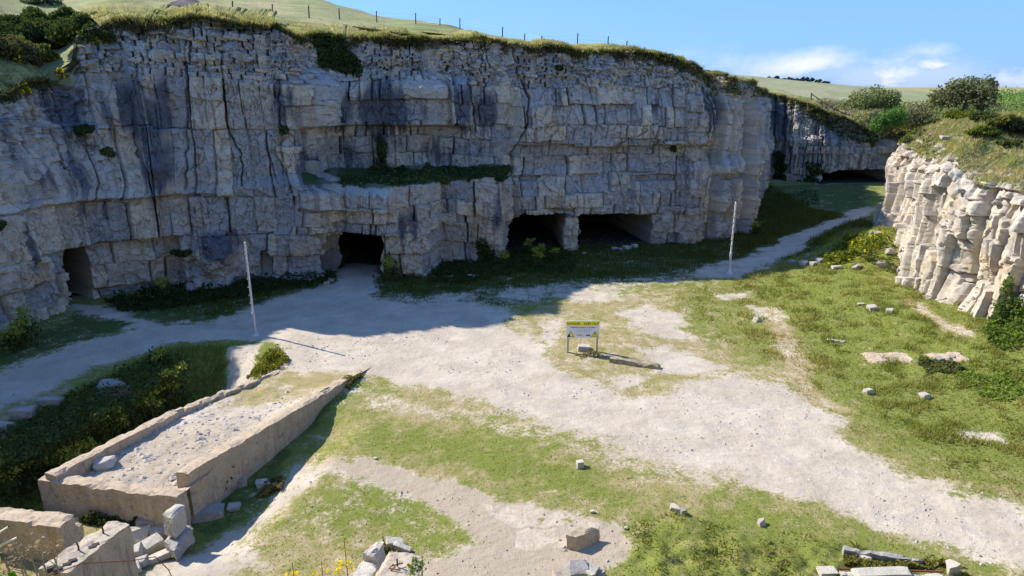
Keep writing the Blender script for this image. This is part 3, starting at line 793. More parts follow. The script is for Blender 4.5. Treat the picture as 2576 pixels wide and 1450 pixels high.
c2 = mixc(c2, [0.40, 0.36, 0.31], sst(0.5, 1, g3) * 0.6)
c2 = mixc(c2, [0.50, 0.36, 0.20], sst(0.25, 0.6, fbm(s2 / 1.6, zz2 / 1.2, 181, 4)) * 0.4)
c2 = mixc(c2, [0.38, 0.37, 0.36], sst(0.1, 0.6, fbm(s2 / 1.2, zz2 / 1.2, 182, 4)) * 0.5)
c2 = mixc(c2, [0.5, 0.36, 0.06], sst(0.5, 0.7, fbm(s2 / 0.5, zz2 / 0.6, 183, 3)) * 0.5)
c2 *= (0.92 + 0.3 * (wh3 - 0.5))[..., None]
V2 = np.stack([X2, Y2, zz2 + 0.05 * fbm(s2 / 0.5, zz2 / 0.5, 177, 2)], -1).reshape(-1, 3)
bluff = link('bluff', raw_mesh('bluff', V2, grid_faces(N2, R2, True), M['cliff'], {'Col': np.clip(c2, 0.01, 0.9).reshape(-1, 3)}))
tag(bluff, 'sunlit cream limestone bluff with a grassy top', 'cliff', kind='structure')
K2 = (proj(V2[:, 0], V2[:, 1], V2[:, 2]), V2[:, 1] * CP - (V2[:, 2] - H) * SP, V2)

e2 = np.concatenate([[-0.15, 0.1], np.arange(0.3, 14, 0.18), np.arange(14, 46, 1.2)])
prof = np.interp(e2, [-0.15, 0, 1, 3, 6, 9, 14, 25, 46], [-0.2, 0.08, 0.55, 1.6, 2.9, 3.5, 3.6, 2.5, 0.0])
x2, y2, zr2 = X2[:, -1], Y2[:, -1], smooth1(V2.reshape(N2, R2, 3)[:, -1, 2], 25)
dirx = np.interp(w2.s, [w2.cum[0], w2.cum[3], w2.cum[8], w2.cum[-1]], [0.55, 0.72, 0.80, 0.95]); diry = np.sqrt(1 - dirx ** 2)
rise = np.interp(w2.s, [w2.cum[0], w2.cum[3], w2.cum[5], w2.cum[7], w2.cum[-1]], [0.15, 0.28, 0.58, 0.62, 0.42])
tx_ = x2[:, None] + dirx[:, None] * e2; ty_ = y2[:, None] + diry[:, None] * e2
lump = 0.32 * fbm(tx_ / 2.2, ty_ / 2.2, 190, 4) * sst(0, 2, e2)[None] + 0.12 * fbm(tx_ / 0.5, ty_ / 0.5, 191, 3)
tz_ = zr2[:, None] + rise[:, None] * prof + lump
tc2 = np.zeros(tx_.shape + (3,)) + np.array([0.21, 0.195, 0.075])
tc2 = mixc(tc2, [0.33, 0.27, 0.14], sst(-0.1, 0.5, fbm(tx_ / 1.4, ty_ / 1.4, 192, 4)) * 0.8)
tc2 = mixc(tc2, [0.10, 0.14, 0.03], sst(0.05, 0.5, fbm(tx_ / 2.0, ty_ / 2.0, 193, 4)) * 0.8)
tc2 = mixc(tc2, [0.44, 0.40, 0.33], sst(0.2, 0.35, fbm(tx_ / 0.5, ty_ / 0.5, 194, 4)) * sst(4, 0.5, e2)[None] * 0.9)
TV2 = np.stack([tx_, ty_, tz_], -1).reshape(-1, 3)
btop = link('bluff_turf', raw_mesh('bluff_turf', TV2, grid_faces(N2, len(e2), True), M['hill'], {'Col': tc2.reshape(-1, 3)}))
tag(btop, 'rough grass slope on top of the sunlit bluff', 'turf', kind='structure')
KT = (proj(TV2[:, 0], TV2[:, 1], TV2[:, 2]), TV2[:, 1] * CP - (TV2[:, 2] - H) * SP, TV2)

# ------------------------------------------------------------------ the quarry floor, one sheet out to the horizon
BL = [(a[0], a[1]) for a in RC]
TRENCH = [tuple(gz(*p)[:2]) for p in ((-250, 1180), (0, 1075), (150, 1010), (300, 935), (400, 880), (560, 868), (640, 890))] + [tuple(gz(*p)[:2]) for p in ((690, 938, 0.1),)] + [tuple((gz(*p) + [1.9, -0.6, 0])[:2]) for p in ((425, 1034, 0.75), (112, 1190, 1.25))] + [tuple(gz(-100, 1340)[:2])]
HUMP = [tuple(gz(*p)[:2]) for p in ((1540, 1330), (1700, 1290), (1900, 1340), (2080, 1340), (2200, 1390), (2500, 1460), (2500, 1560), (1560, 1560))]


def floor_z(x, y, detail=True):
    x = np.asarray(x, float); y = np.asarray(y, float)
    z = 0.10 * fbm(x / 5, y / 5, 201, 3)
    db = linedist(x, y, BL)
    z = z + 1.0 * sst(9, 0.3, db) + 1.5 * np.exp(-(((x - 25.6) / 2.2) ** 2 + ((y - 46.5) / 3.0) ** 2))
    z = z - 1.6 * sst(-0.1, 2.4, inpoly(x, y, TRENCH)) - 0.35 * sst(2.4, 0.8, linedist(x, y, [(-8.9, 17.2), (-7.6, 22.5)]))
    hum = sst(-0.2, 1.2, inpoly(x, y, HUMP))
    z = z + hum * (0.08 + 0.11 * vn(x / 0.55, y / 0.45, 202) + 0.08 * vn(x / 0.25, y / 0.25, 203))
    z = z + np.where(y < 13.9, (13.9 - y) * 0.83, 0) * sst(13.9, 12.5, y) * (y > -30)
    z = np.where(y < -2, np.minimum(z, 10.9), z)
    z = z + 0.6 * sst(66, 80, y) * sst(15, 24, x)
    if detail:
        z = z + 0.02 * fbm(x / 0.5, y / 0.5, 204, 3) + 0.012 * vn(x / 0.12, y / 0.12, 205)
        z = z + 0.09 * sst(12, 3, db) * fbm(x / 0.7, y / 0.7, 206, 3)
    return z


def at(px, py):                                                    # survey sight line -> point on the quarry floor
    p = gz(px, py, 0.0)
    for _ in range(12):
        p = gz(px, py, float(floor_z(p[0], p[1], False)))
    p[2] = float(floor_z(p[0], p[1]))
    return p


xs = np.concatenate([[-3000, -900, -300, -120, -70], np.arange(-46, -27, 0.5), np.arange(-27, 31, 0.085), np.arange(31, 60, 0.4), [75, 120, 300, 900, 3000]])
ysl = [8.0]
while ysl[-1] < 92: ysl.append(ysl[-1] + max(0.06, 0.0026 * ysl[-1]) * (2.5 if ysl[-1] < 13.5 else 1))
ys = np.concatenate([[-3000, -900, -300, -60, -20, -6, -2, 0, 2, 4, 6], ysl, [110, 160, 300, 900, 3000]])
FX, FY = np.meshgrid(xs, ys, indexing='ij')
FZ = floor_z(FX, FY)
big = (np.abs(FX) > 65) | (FY > 100) | (FY < -25)
FZ = np.where(big, -0.4, FZ)


def W_(pts): return [tuple(gz(*p)[:2]) for p in pts]


gr = np.full(FX.shape, 0.80); lush = np.full(FX.shape, 0.42); dirt = np.zeros(FX.shape); slab = np.zeros(FX.shape); cave_shade = np.zeros(FX.shape)
wx = FX + 0.9 * fbm(FX / 2.6, FY / 2.6, 211, 5, 0.6); wy = FY + 0.9 * fbm(FX / 2.6, FY / 2.6, 212, 5, 0.6)


def paint(arr, pts, val, soft=0.4):
    d = inpoly(wx, wy, W_(pts)); soft = soft * 2.2; m = sst(-soft, soft, d)
    arr[:] = arr + (val - arr) * m


lush += 0.25 * fbm(FX / 4, FY / 4, 213, 3)
# grass by the foot of the shaded face is rank and green
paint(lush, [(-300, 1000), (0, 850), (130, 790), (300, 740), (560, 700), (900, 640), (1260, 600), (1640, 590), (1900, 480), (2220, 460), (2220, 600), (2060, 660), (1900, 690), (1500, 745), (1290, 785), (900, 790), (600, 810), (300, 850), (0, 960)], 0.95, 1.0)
paint(lush, [(1830, 705), (2080, 665), (2260, 640), (2300, 760), (2450, 800), (2600, 850), (2700, 1250), (2500, 1250), (2150, 1080), (2040, 960), (1960, 820)], 0.77, 1.2)
paint(gr, [(1830, 705), (2080, 665), (2260, 640), (2300, 760), (2450, 800), (2600, 850), (2700, 1280), (2500, 1260), (2150, 1080), (2040, 960), (1960, 820)], 0.98, 0.8)
paint(lush, [(830, 1130), (900, 1040), (1000, 1060), (1150, 1090), (1230, 1060), (1330, 1090), (1420, 1150), (1540, 1190), (1600, 1260), (1350, 1245), (1200, 1210), (1050, 1160), (900, 1150)], 0.74, 0.7)
paint(gr, [(830, 1130), (900, 1040), (1000, 1060), (1150, 1090), (1230, 1060), (1330, 1090), (1420, 1150), (1540, 1190), (1600, 1260), (1350, 1245), (1200, 1210), (1050, 1160), (900, 1150)], 1.0, 0.6)
paint(lush, [(850, 1230), (960, 1215), (1080, 1290), (1220, 1355), (1120, 1390), (960, 1340), (800, 1330), (700, 1320)], 0.72, 0.5)
paint(gr, [(560, 1370), (660, 1280), (800, 1190), (960, 1200), (1100, 1280), (1220, 1355), (1000, 1400), (800, 1450), (600, 1450)], 0.78, 0.3)
paint(lush, [(1540, 1330), (1700, 1280), (1880, 1220), (2000, 1290), (2200, 1350), (2500, 1450), (1560, 1560)], 0.72, 0.6)
paint(gr, [(1540, 1330), (1700, 1270), (1880, 1230), (2000, 1290), (2200, 1350), (2500, 1450), (1560, 1560)], 1.0, 0.4)
# dry, worn turf round the sign and beside the track
paint(gr, [(1300, 870), (1280, 830), (1380, 765), (1500, 750), (1700, 722), (1900, 760), (1980, 850), (2000, 960), (1830, 960), (1600, 1010), (1480, 965)], 0.70, 0.5)
paint(lush, [(1300, 870), (1280, 830), (1380, 765), (1500, 750), (1700, 722), (1900, 760), (1980, 850), (2000, 960), (1830, 960), (1600, 1010), (1480, 965)], 0.36, 0.5)
paint(lush, [(1700, 720), (1900, 700), (1960, 820), (1990, 920), (1880, 910), (1800, 860), (1700, 800)], 0.62, 0.5)
paint(gr, [(1700, 720), (1900, 700), (1960, 820), (1990, 920), (1880, 910), (1800, 860), (1700, 800)], 0.86, 0.5)
paint(gr, [(930, 1000), (1100, 1010), (1330, 1060), (1500, 1120), (1700, 1160), (1880, 1215), (1830, 1230), (1600, 1180), (1350, 1100), (1100, 1050), (930, 1040)], 0.52, 0.4)
# bare limestone: tracks and the central yard
paint(gr, [(-400, 1150), (-400, 960), (0, 942), (110, 893), (235, 850), (330, 830), (300, 808), (200, 790), (172, 772), (240, 770), (330, 802), (480, 812), (560, 798), (640, 772), (740, 742), (850, 712), (880, 640), (960, 640),
           (950, 745), (1010, 765), (1150, 765), (1260, 765), (1290, 800), (1260, 825), (1330, 850), (1360, 890), (1490, 965), (1560, 1005), (1700, 990), (1830, 945), (1960, 965), (2070, 1045), (2140, 1125), (2290, 1190), (2440, 1250), (2576, 1300), (2800, 1400),
           (2800, 1560), (2576, 1425), (2400, 1385), (2200, 1330), (2160, 1290), (1950, 1250), (1880, 1205), (1700, 1145), (1500, 1100), (1380, 1068), (1330, 1040), (1200, 1005), (1100, 975), (960, 955), (915, 940), (860, 985), (690, 940), (730, 885), (690, 866), (560, 858), (400, 868), (330, 898), (230, 928), (150, 968), (50, 1008), (-100, 1060)], 0.02, 0.35)
paint(gr, [(1010, 765), (950, 745), (1150, 735), (1380, 715), (1640, 690), (1800, 660), (1850, 680), (1700, 712), (1500, 745), (1370, 750), (1290, 785), (1150, 765)], 0.46, 0.5)
paint(gr, [(1760, 690), (1830, 660), (1960, 615), (2100, 570), (2180, 535), (2200, 550), (2110, 592), (2000, 640), (1900, 672), (1850, 700)], 0.10, 0.4)
for blob in ([(1600, 880), (1680, 870), (1740, 900), (1800, 925), (1740, 945), (1640, 935)], [(1570, 780), (1640, 770), (1720, 800), (1740, 850), (1660, 840), (1600, 810)], [(1520, 945), (1600, 935), (1610, 960), (1550, 985)], [(1380, 800), (1402, 800), (1405, 862), (1385, 864)],
             [(1390, 745), (1520, 735), (1560, 755), (1450, 760)], [(1800, 740), (1880, 735), (1890, 750), (1820, 755)], [(2430, 1090), (2500, 1095), (2540, 1120), (2460, 1115)], [(1880, 770), (1960, 790), (1980, 810), (1900, 800)]):
    paint(gr, blob, 0.12, 0.3)
for a in ([(1935, 790), (1975, 850), (1995, 920), (2060, 1010), (2120, 1040)], [(2290, 800), (2370, 850), (2440, 890)]):
    pts = W_(a); m = sst(0.7, 0.1, linedist(wx, wy, pts)); gr[:] = gr + (0.60 - gr) * m; lush[:] = lush + (0.1 - lush) * m
# trodden earth and the broken slab in the foreground
FORE = [(760, 1165), (860, 1165), (960, 1185), (1100, 1222), (1300, 1250), (1400, 1275), (1500, 1290), (1560, 1320), (1585, 1370), (1560, 1415), (1480, 1435), (1500, 1480), (1060, 1480), (1010, 1400), (1230, 1375), (1215, 1345), (1100, 1285), (1000, 1240), (900, 1200)]
paint(gr, FORE, 0.0, 0.2); paint(dirt, FORE, 1.2, 0.35)
paint(slab, [(1200, 1255), (1330, 1258), (1400, 1280), (1470, 1283), (1520, 1310), (1500, 1370), (1400, 1385), (1290, 1378), (1300, 1330), (1240, 1300)], 1.0, 0.15)
paint(gr, [(380, 1500), (440, 1400), (540, 1360), (640, 1280), (720, 1200), (770, 1170), (830, 1185), (720, 1262), (640, 1350), (570, 1450), (540, 1500)], 0.08, 0.3)
paint(dirt, [(380, 1500), (440, 1400), (540, 1360), (640, 1280), (720, 1200), (770, 1170), (830, 1185), (720, 1262), (640, 1350), (570, 1450), (540, 1500)], 0.35, 0.3)
paint(gr, [(1020, 1500), (1060, 1425), (1300, 1410), (1400, 1430), (1400, 1500)], 0.05, 0.2)
paint(lush, TR := [(-250, 1180), (0, 1075), (150, 1010), (300, 935), (400, 872), (560, 865), (690, 872), (720, 900), (690, 935), (425, 1030), (110, 1190), (-100, 1300)], 0.80, 0.3)
paint(gr, TR, 1.0, 0.3)
paint(gr, [(575, 880), (665, 875), (640, 935), (560, 985), (480, 1005), (500, 960)], 0.0, 0.15)
tr_lo = [(575, 880), (665, 875), (640, 935), (560, 985), (480, 1005), (500, 960)]
paint(gr, [(-200, 1260), (100, 1225), (110, 1290), (-200, 1330)], 0.05, 0.3)
paint(lush, [(450, 1310), (560, 1200), (700, 1080), (900, 950), (880, 1000), (780, 1110), (680, 1240), (560, 1340)], 0.9, 0.2)
for blob in ([(1420, 1300), (1450, 1295), (1455, 1312), (1425, 1315)], [(1355, 1300), (1372, 1296), (1362, 1335), (1350, 1335)]): paint(gr, blob, 0.8, 0.08)
mott = fbm(FX / 1.7, FY / 1.7, 218, 5, 0.6); gr += np.where(dirt + slab > 0.3, 0, 0.24 * mott * sst(-0.05, 0.15, gr) + 0.20 * np.clip(fbm(FX / 3.5, FY / 3.5, 219, 4), 0, 1) * (gr < 0.4))
for cr in ([(1420, 1280), (1432, 1310), (1408, 1335), (1390, 1378)], [(1408, 1335), (1330, 1322), (1300, 1330)]):
    m = sst(0.10, 0.03, linedist(FX + 0.15 * vn(FX / 0.3, FY / 0.3, 216), FY + 0.15 * vn(FX / 0.3, FY / 0.3, 217), W_(cr))); slab[:] = slab * (1 - m)
for q_, d_ in (([(1262, 626), (1640, 610), (1640, 560), (1262, 560)], 0.3), ([(866, 668), (970, 672), (970, 600), (866, 600)], 0.5), ([(168, 752), (243, 735), (243, 700), (168, 715)], 0.3), ([(2045, 478), (2240, 472), (2240, 440), (2045, 450)], 0.5)):  # cave floors that get the painted shade
    m = sst(-d_, d_, inpoly(wx, wy, W_(q_))); cave_shade[:] = np.maximum(cave_shade, m); gr[:] = gr * (1 - m)
m = FY < 13.6; gr[m] = 0.95
ground = link('ground', raw_mesh('ground', np.stack([FX, FY, FZ], -1).reshape(-1, 3), grid_faces(*FX.shape), M['ground'], {'grass': gr.ravel(), 'lush': lush.ravel(), 'dirt': dirt.ravel(), 'slab': slab.ravel(), 'cave_shade': cave_shade.ravel()}, True))
tag(ground, 'quarry floor of pale limestone gravel and worn turf', 'ground', kind='structure')


def g_at(arr, x, y):
    i = np.clip(np.searchsorted(xs, x), 0, len(xs) - 1); j = np.clip(np.searchsorted(ys, y), 0, len(ys) - 1)
    return arr[i, j]

#PART2
# ------------------------------------------------------------------ builders for plants, stones and masonry
def tube(pts, rad, sides=6):
    pts = np.array(pts, float); n = len(pts); rad = np.broadcast_to(rad, (n,))
    tg = np.gradient(pts, axis=0); tg /= np.linalg.norm(tg, axis=1)[:, None] + 1e-9
    ref = np.array([0.0, 0, 1]) if abs(tg[:, 2]).mean() < 0.8 else np.array([1.0, 0, 0])
    a = np.cross(tg, ref); a /= np.linalg.norm(a, axis=1)[:, None] + 1e-9; b = np.cross(tg, a)
    th = np.arange(sides) / sides * 2 * math.pi
    Vt = pts[:, None] + rad[:, None, None] * (a[:, None] * np.cos(th)[None, :, None] + b[:, None] * np.sin(th)[None, :, None])
    i = np.arange(n * sides).reshape(n, sides)
    q = np.stack([i[:-1], np.roll(i, -1, 1)[:-1], np.roll(i, -1, 1)[1:], i[1:]], -1).reshape(-1, 4)
    return Vt.reshape(-1, 3), q


class Bag:                                                          # collects quads for one mesh
    def __init__(self): self.v = []; self.f = []; self.c = []; self.n = 0
    def add(self, Vt, q, col=None):
        self.v.append(np.asarray(Vt, float)); self.f.append(np.asarray(q) + self.n); self.n += len(Vt)
        if col is not None: self.c.append(np.broadcast_to(np.asarray(col, float), (len(Vt), 3)))
        return self
    def build(self, name, mat, parent=None, smooth=False, loc=None):
        at_ = {'Col': np.concatenate(self.c)} if self.c else None
        return link(name, raw_mesh(name, np.concatenate(self.v), np.concatenate(self.f), mat, at_, smooth), parent, loc)


def leaves(P, size, ca, cb, r, nrm=None, long=1.6, third=None):
    """small diamond leaves at points P; colours between ca and cb."""
    n = len(P); size = np.broadcast_to(size, (n,)) * r.uniform(0.6, 1.3, n)
    d = r.normal(size=(n, 3)); d[:, 2] *= 0.7
    if nrm is not None: d = d + 1.1 * nrm
    d /= np.linalg.norm(d, axis=1)[:, None] + 1e-9
    a = np.cross(d, r.normal(size=(n, 3))); a /= np.linalg.norm(a, axis=1)[:, None] + 1e-9; b = np.cross(d, a)
    a = a * (size * 0.5 * long)[:, None]; b = b * (size * 0.5)[:, None]
    Vt = np.stack([P - a, P + b, P + a, P - b], 1).reshape(-1, 3)
    t = r.random(n)[:, None]; c = np.asarray(ca) * (1 - t) + np.asarray(cb) * t
    if third is not None:
        m = r.random(n) < third[0]; c[m] = third[1]
    c = c * r.uniform(0.75, 1.25, n)[:, None]
    return Vt, np.arange(n * 4).reshape(n, 4), np.repeat(c, 4, 0)


def crown_points(rad, n, r, lobes=11, flat=0.0):
    rad = np.array(rad, float)
    d = r.normal(size=(lobes, 3)); d[:, 2] = np.abs(d[:, 2]) * 0.9 - 0.25; d /= np.linalg.norm(d, axis=1)[:, None]
    cen = d * rad * r.uniform(0.35, 0.72, lobes)[:, None]; lr = r.uniform(0.26, 0.5, lobes)
    k = r.integers(0, lobes, n); dd_ = r.normal(size=(n, 3)); dd_ /= np.linalg.norm(dd_, axis=1)[:, None]
    p = cen[k] + dd_ * (lr[k] * r.uniform(0.55, 1.08, n))[:, None] * rad
    p[:, 2] = np.maximum(p[:, 2], -rad[2] * 0.92)
    return p, dd_


def shrub(name, label, cat, pos, rad, n, size, ca, cb, group=None, third=None, seed=1, trunk=0.0, lobes=11, sink=None, mat='leaf'):
    if sink is None: sink = 0.25 if trunk else 0.6
    r = np.random.default_rng(seed)
    root = empty(name, pos, 0); tag(root, label, cat, group)
    p, dn = crown_points(rad, n, r, lobes)
    zc = rad[2] * (1 - sink) + trunk
    b = Bag(); b.add(*leaves(p + [0, 0, zc], size, ca, cb, r, dn, 1.5, third)); b.build('crown' if trunk else 'foliage', M[mat], root)
    st_ = Bag()
    k = 6 if trunk else 4
    for i in range(k):
        d = np.clip(r.normal(size=3) * [0.4, 0.4, 0.2], -0.7, 0.7); e = np.array([d[0] * rad[0], d[1] * rad[1], zc + rad[2] * r.uniform(-0.1, 0.4)])
        mid = np.array([d[0] * rad[0] * 0.25, d[1] * rad[1] * 0.25, max(trunk, zc * 0.45)])
        t0 = 0.05 * max(rad[0], rad[2]) * (0.9 if trunk else 0.5)
        st_.add(*tube([[0, 0, -0.3], [0, 0, trunk * 0.6], mid, (mid + e) / 2 + r.normal(size=3) * 0.05 * rad[0], e], [t0, t0 * 0.9, t0 * 0.6, t0 * 0.4, t0 * 0.15], 5))
    st_.build('trunk' if trunk else 'branches', M['bark'], root)
    return root


def wedge_rock(name, pos, dims, seed, rz=0.0, tilt=(0, 0), mat='rock', label=None, cat='rock', group=None, box=0.55, sink=0.15):
    r = np.random.default_rng(seed)
    bm = bmesh.new()
    p = r.uniform(-1, 1, (26, 3)); p = np.sign(p) * np.abs(p) ** (1 - box)
    p /= np.maximum(1, np.linalg.norm(p, axis=1)[:, None] * (0.62 + 0.1 * r.random((26, 1))))
    for q in p: bm.verts.new(q * np.array(dims) / 2)
    bmesh.ops.convex_hull(bm, input=bm.verts[:], use_existing_faces=False)
    bmesh.ops.delete(bm, geom=[v for v in bm.verts if not v.link_faces], context='VERTS')
    bmesh.ops.subdivide_edges(bm, edges=bm.edges[:], cuts=2, use_grid_fill=True)
    s_ = 0.05 * min(dims)
    for v in bm.verts:
        x, y, z = [c_ / max(min(dims), 0.05) * 2.2 for c_ in v.co]
        v.co += Vector((float(vn(x + z * 1.3, y + seed, seed)), float(vn(y + z * 0.7, x - seed, seed + 1)), float(vn(x + y, z * 1.5, seed + 2)))) * s_
    lo = min(v.co.z for v in bm.verts)
    for v in bm.verts: v.co.z -= lo + sink * dims[2]
    o = link(name, bm_mesh(name, bm, M[mat])); o.location = pos; o.rotation_euler = (tilt[0], tilt[1], rz)
    if label: tag(o, label, cat, group)
    return o


def rough_box(bag, corners, res=0.12, amp=0.025, chip=0.06, seed=1):
    """corners: four bottom points then four top points, same order; a weathered masonry block."""
    c = np.array(corners, float)
    def pt(u, v, t_):
        u, v, t_ = u[..., None], v[..., None], t_[..., None]
        lo = c[0] * (1 - u) * (1 - v) + c[1] * u * (1 - v) + c[2] * u * v + c[3] * (1 - u) * v
        hi = c[4] * (1 - u) * (1 - v) + c[5] * u * (1 - v) + c[6] * u * v + c[7] * (1 - u) * v
        return lo * (1 - t_) + hi * t_
    L = [max(np.linalg.norm(c[5] - c[4]), np.linalg.norm(c[6] - c[7])), max(np.linalg.norm(c[7] - c[4]), np.linalg.norm(c[6] - c[5])), max(np.linalg.norm(c[4:] - c[:4], axis=1))]
    n = [int(np.clip(l_ / res, 2, 160)) + 1 for l_ in L]
    for ax in range(3):
        for side in (0, 1):
            i, j = [k for k in range(3) if k != ax]
            A_, B_ = np.meshgrid(np.linspace(0, 1, n[i]), np.linspace(0, 1, n[j]), indexing='ij')
            uvw = [None] * 3; uvw[i] = A_; uvw[j] = B_; uvw[ax] = np.full(A_.shape, float(side))
            P_ = pt(*uvw)
            a_, b_ = P_[..., 0] + 0.7 * P_[..., 2], P_[..., 1] - 0.8 * P_[..., 2]
            off = np.stack([fbm(a_ / 0.5, b_ / 0.5, seed + k, 3) + 0.5 * vn(a_ / 0.11, b_ / 0.11, seed + 5 + k) for k in range(3)], -1) * amp
            # broken top edges
            eu = np.minimum(uvw[0], 1 - uvw[0]) * L[0]; ev = np.minimum(uvw[1], 1 - uvw[1]) * L[1]
            ne = np.clip(1 - np.minimum(eu, ev) / 0.12, 0, 1) * np.clip(1 - (1 - uvw[2]) * L[2] / 0.2, 0, 1)
            off[..., 2] -= chip * ne * np.clip(fbm(a_ / 0.35, b_ / 0.35, seed + 9, 3) * 2.2 + 0.25, 0, 1.6)
            fl = (side == 1) ^ (ax == 1)
            bag.add((P_ + off).reshape(-1, 3), grid_faces(*A_.shape, not fl))
    return bag


def wall_box(bag, a, b, thick, z0, za, zb, side=1, **kw):
    """masonry strip between plan points a and b, thickness to one side, top heights za, zb."""
    a = np.array(a[:2], float); b = np.array(b[:2], float); d = (b - a) / np.linalg.norm(b - a); nn = np.array([-d[1], d[0]]) * thick * side
    p = [a, b, b + nn, a + nn]; zt_ = [za, zb, zb, za]
    cs = [(*q_, z0) for q_ in p] + [(*q_, z_) for q_, z_ in zip(p, zt_)]
    if side < 0: cs = [cs[k] for k in (3, 2, 1, 0, 7, 6, 5, 4)]
    return rough_box(bag, cs, **kw)


def blades(P, hgt, col, r, width=0.03, lean=0.35):
    n = len(P); th = r.uniform(0, 2 * math.pi, n); w_ = width * r.uniform(0.6, 1.4, n)
    sx = np.stack([np.cos(th), np.sin(th), 0 * th], -1) * w_[:, None] / 2
    tip = P + np.stack([r.normal(size=n) * lean * hgt, r.normal(size=n) * lean * hgt, hgt], -1)
    Vt = np.stack([P - sx, P + sx, tip], 1).reshape(-1, 3)
    return Vt, np.arange(3 * n).reshape(n, 3), np.repeat(col, 3, 0)


# ------------------------------------------------------------------ grass and loose stone
r = np.random.default_rng(31)
n = 900000
px_ = r.uniform(-26, 30, n); py_ = 14 + 72 * r.random(n) ** 1.5
g_ = g_at(gr, px_, py_); l_ = g_at(lush, px_, py_)
cl_n = fbm(px_ / 0.7, py_ / 0.7, 221, 3)
db_ = linedist(px_, py_, BL)
tall = 0.04 + 0.15 * sst(0.80, 0.95, l_ + 0.1 * cl_n) * sst(30, 33, py_ + 0.25 * px_) + (0.03 + 0.17 * sst(-0.1, 0.5, cl_n)) * sst(15, 8, db_)
inT = inpoly(px_, py_, TRENCH) > 0; inH = inpoly(px_, py_, HUMP) > 0
tall = np.where(inT, 0.22, tall); tall = np.where(inH, 0.04 + 0.075 * sst(-0.2, 0.5, cl_n), tall)
keep_ = r.random(n) < np.clip((g_ - 0.45) * 2.0, 0, 1) * np.clip(0.35 + 4 * (tall - 0.04), 0, 1)
px_, py_, g_, l_, tall, cl_n = [a[keep_] for a in (px_, py_, g_, l_, tall, cl_n)]
t_ = np.clip(l_ + 0.35 * fbm(px_ / 1.1, py_ / 1.1, 223, 3) + r.normal(size=len(px_)) * 0.16, 0, 1)[:, None]
colr = np.array([0.42, 0.35, 0.15]) * (1 - t_) + np.array([0.195, 0.228, 0.046]) * t_
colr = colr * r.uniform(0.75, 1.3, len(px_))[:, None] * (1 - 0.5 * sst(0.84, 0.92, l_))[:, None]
Pg = np.stack([px_, py_, floor_z(px_, py_) - 0.01], -1)
Vt, q_, cc = blades(Pg, tall * r.uniform(0.6, 1.5, len(px_)), colr, r, 0.045, 0.5)
tag(link('grass', raw_mesh('grass', Vt, q_, M['blade'], {'Col': cc})), 'short and rank grass growing across the quarry floor', 'grass', kind='stuff')

# brow and hill grass
r = np.random.default_rng(33)
n = 150000
i_ = r.integers(0, N, n); d_ = np.abs(r.normal(size=n)) * 1.6 - 0.05
okb = (~steep[i_]) & (RY[i_] > 22)
i_, d_ = i_[okb], d_[okb]
bxp = RX[i_] + inx[i_] * d_; byp = RY[i_] + iny[i_] * d_
bzp = ze[i_] + np.interp(d_, dd, hz) + slope[i_] * np.clip(d_, 0, 99) + 0.10 * vn(w.s[i_] / 0.7, d_ / 0.7, 90) - 0.02
cn = fbm(bxp / 1.3, byp / 1.3, 225, 3)
hb_ = (0.05 + 0.20 * sst(-0.1, 0.6, cn)) * r.uniform(0.6, 1.4, len(i_))
t_ = np.clip(0.45 + 0.6 * fbm(bxp / 2.2, byp / 2.2, 226, 3) + r.normal(size=len(i_)) * 0.2, 0, 1)[:, None]
colr = (np.array([0.42, 0.38, 0.20]) * (1 - t_) + np.array([0.19, 0.225, 0.08]) * t_) * r.uniform(0.8, 1.25, len(i_))[:, None]
Vt, q_, cc = blades(np.stack([bxp, byp, bzp], -1), hb_, colr, r, 0.05, 0.45)
# hanging tufts under the brow
n = 60000
i_ = r.integers(0, N, n); j_ = ROWS - 1 - (np.abs(r.normal(size=n)) * 9).astype(int); hn = vn(w.s[i_] / 1.7, w.s[i_] * 0, 227)
ok_ = (RY[i_] > 22) & (ROWS - 1 - j_ < 4 + 22 * sst(-0.3, 0.8, hn)) & ~steep[i_]
i_, j_ = i_[ok_], np.clip(j_[ok_], 0, ROWS - 1)
Ph = V.reshape(N, ROWS, 3)[i_, j_]
colh = np.array([0.09, 0.105, 0.035]) * r.uniform(0.6, 1.5, len(i_))[:, None]; colh[r.random(len(i_)) < 0.3] = (0.20, 0.16, 0.075)
Vh, qh, ch = blades(Ph, 0.25 * r.uniform(0.4, 1.3, len(i_)), colh, r, 0.06, 0.5)
Vh = Vh.reshape(-1, 3, 3); Vh[:, 2, :2] += np.stack([w.nx[i_], w.ny[i_]], -1) * 0.14; Vh = Vh.reshape(-1, 3)
b = Bag(); b.add(Vt, q_, cc); b.add(Vh, qh, ch)
tag(b.build('grass', M['blade']), 'long pale grass along the brow of the quarry face', 'grass', kind='stuff')
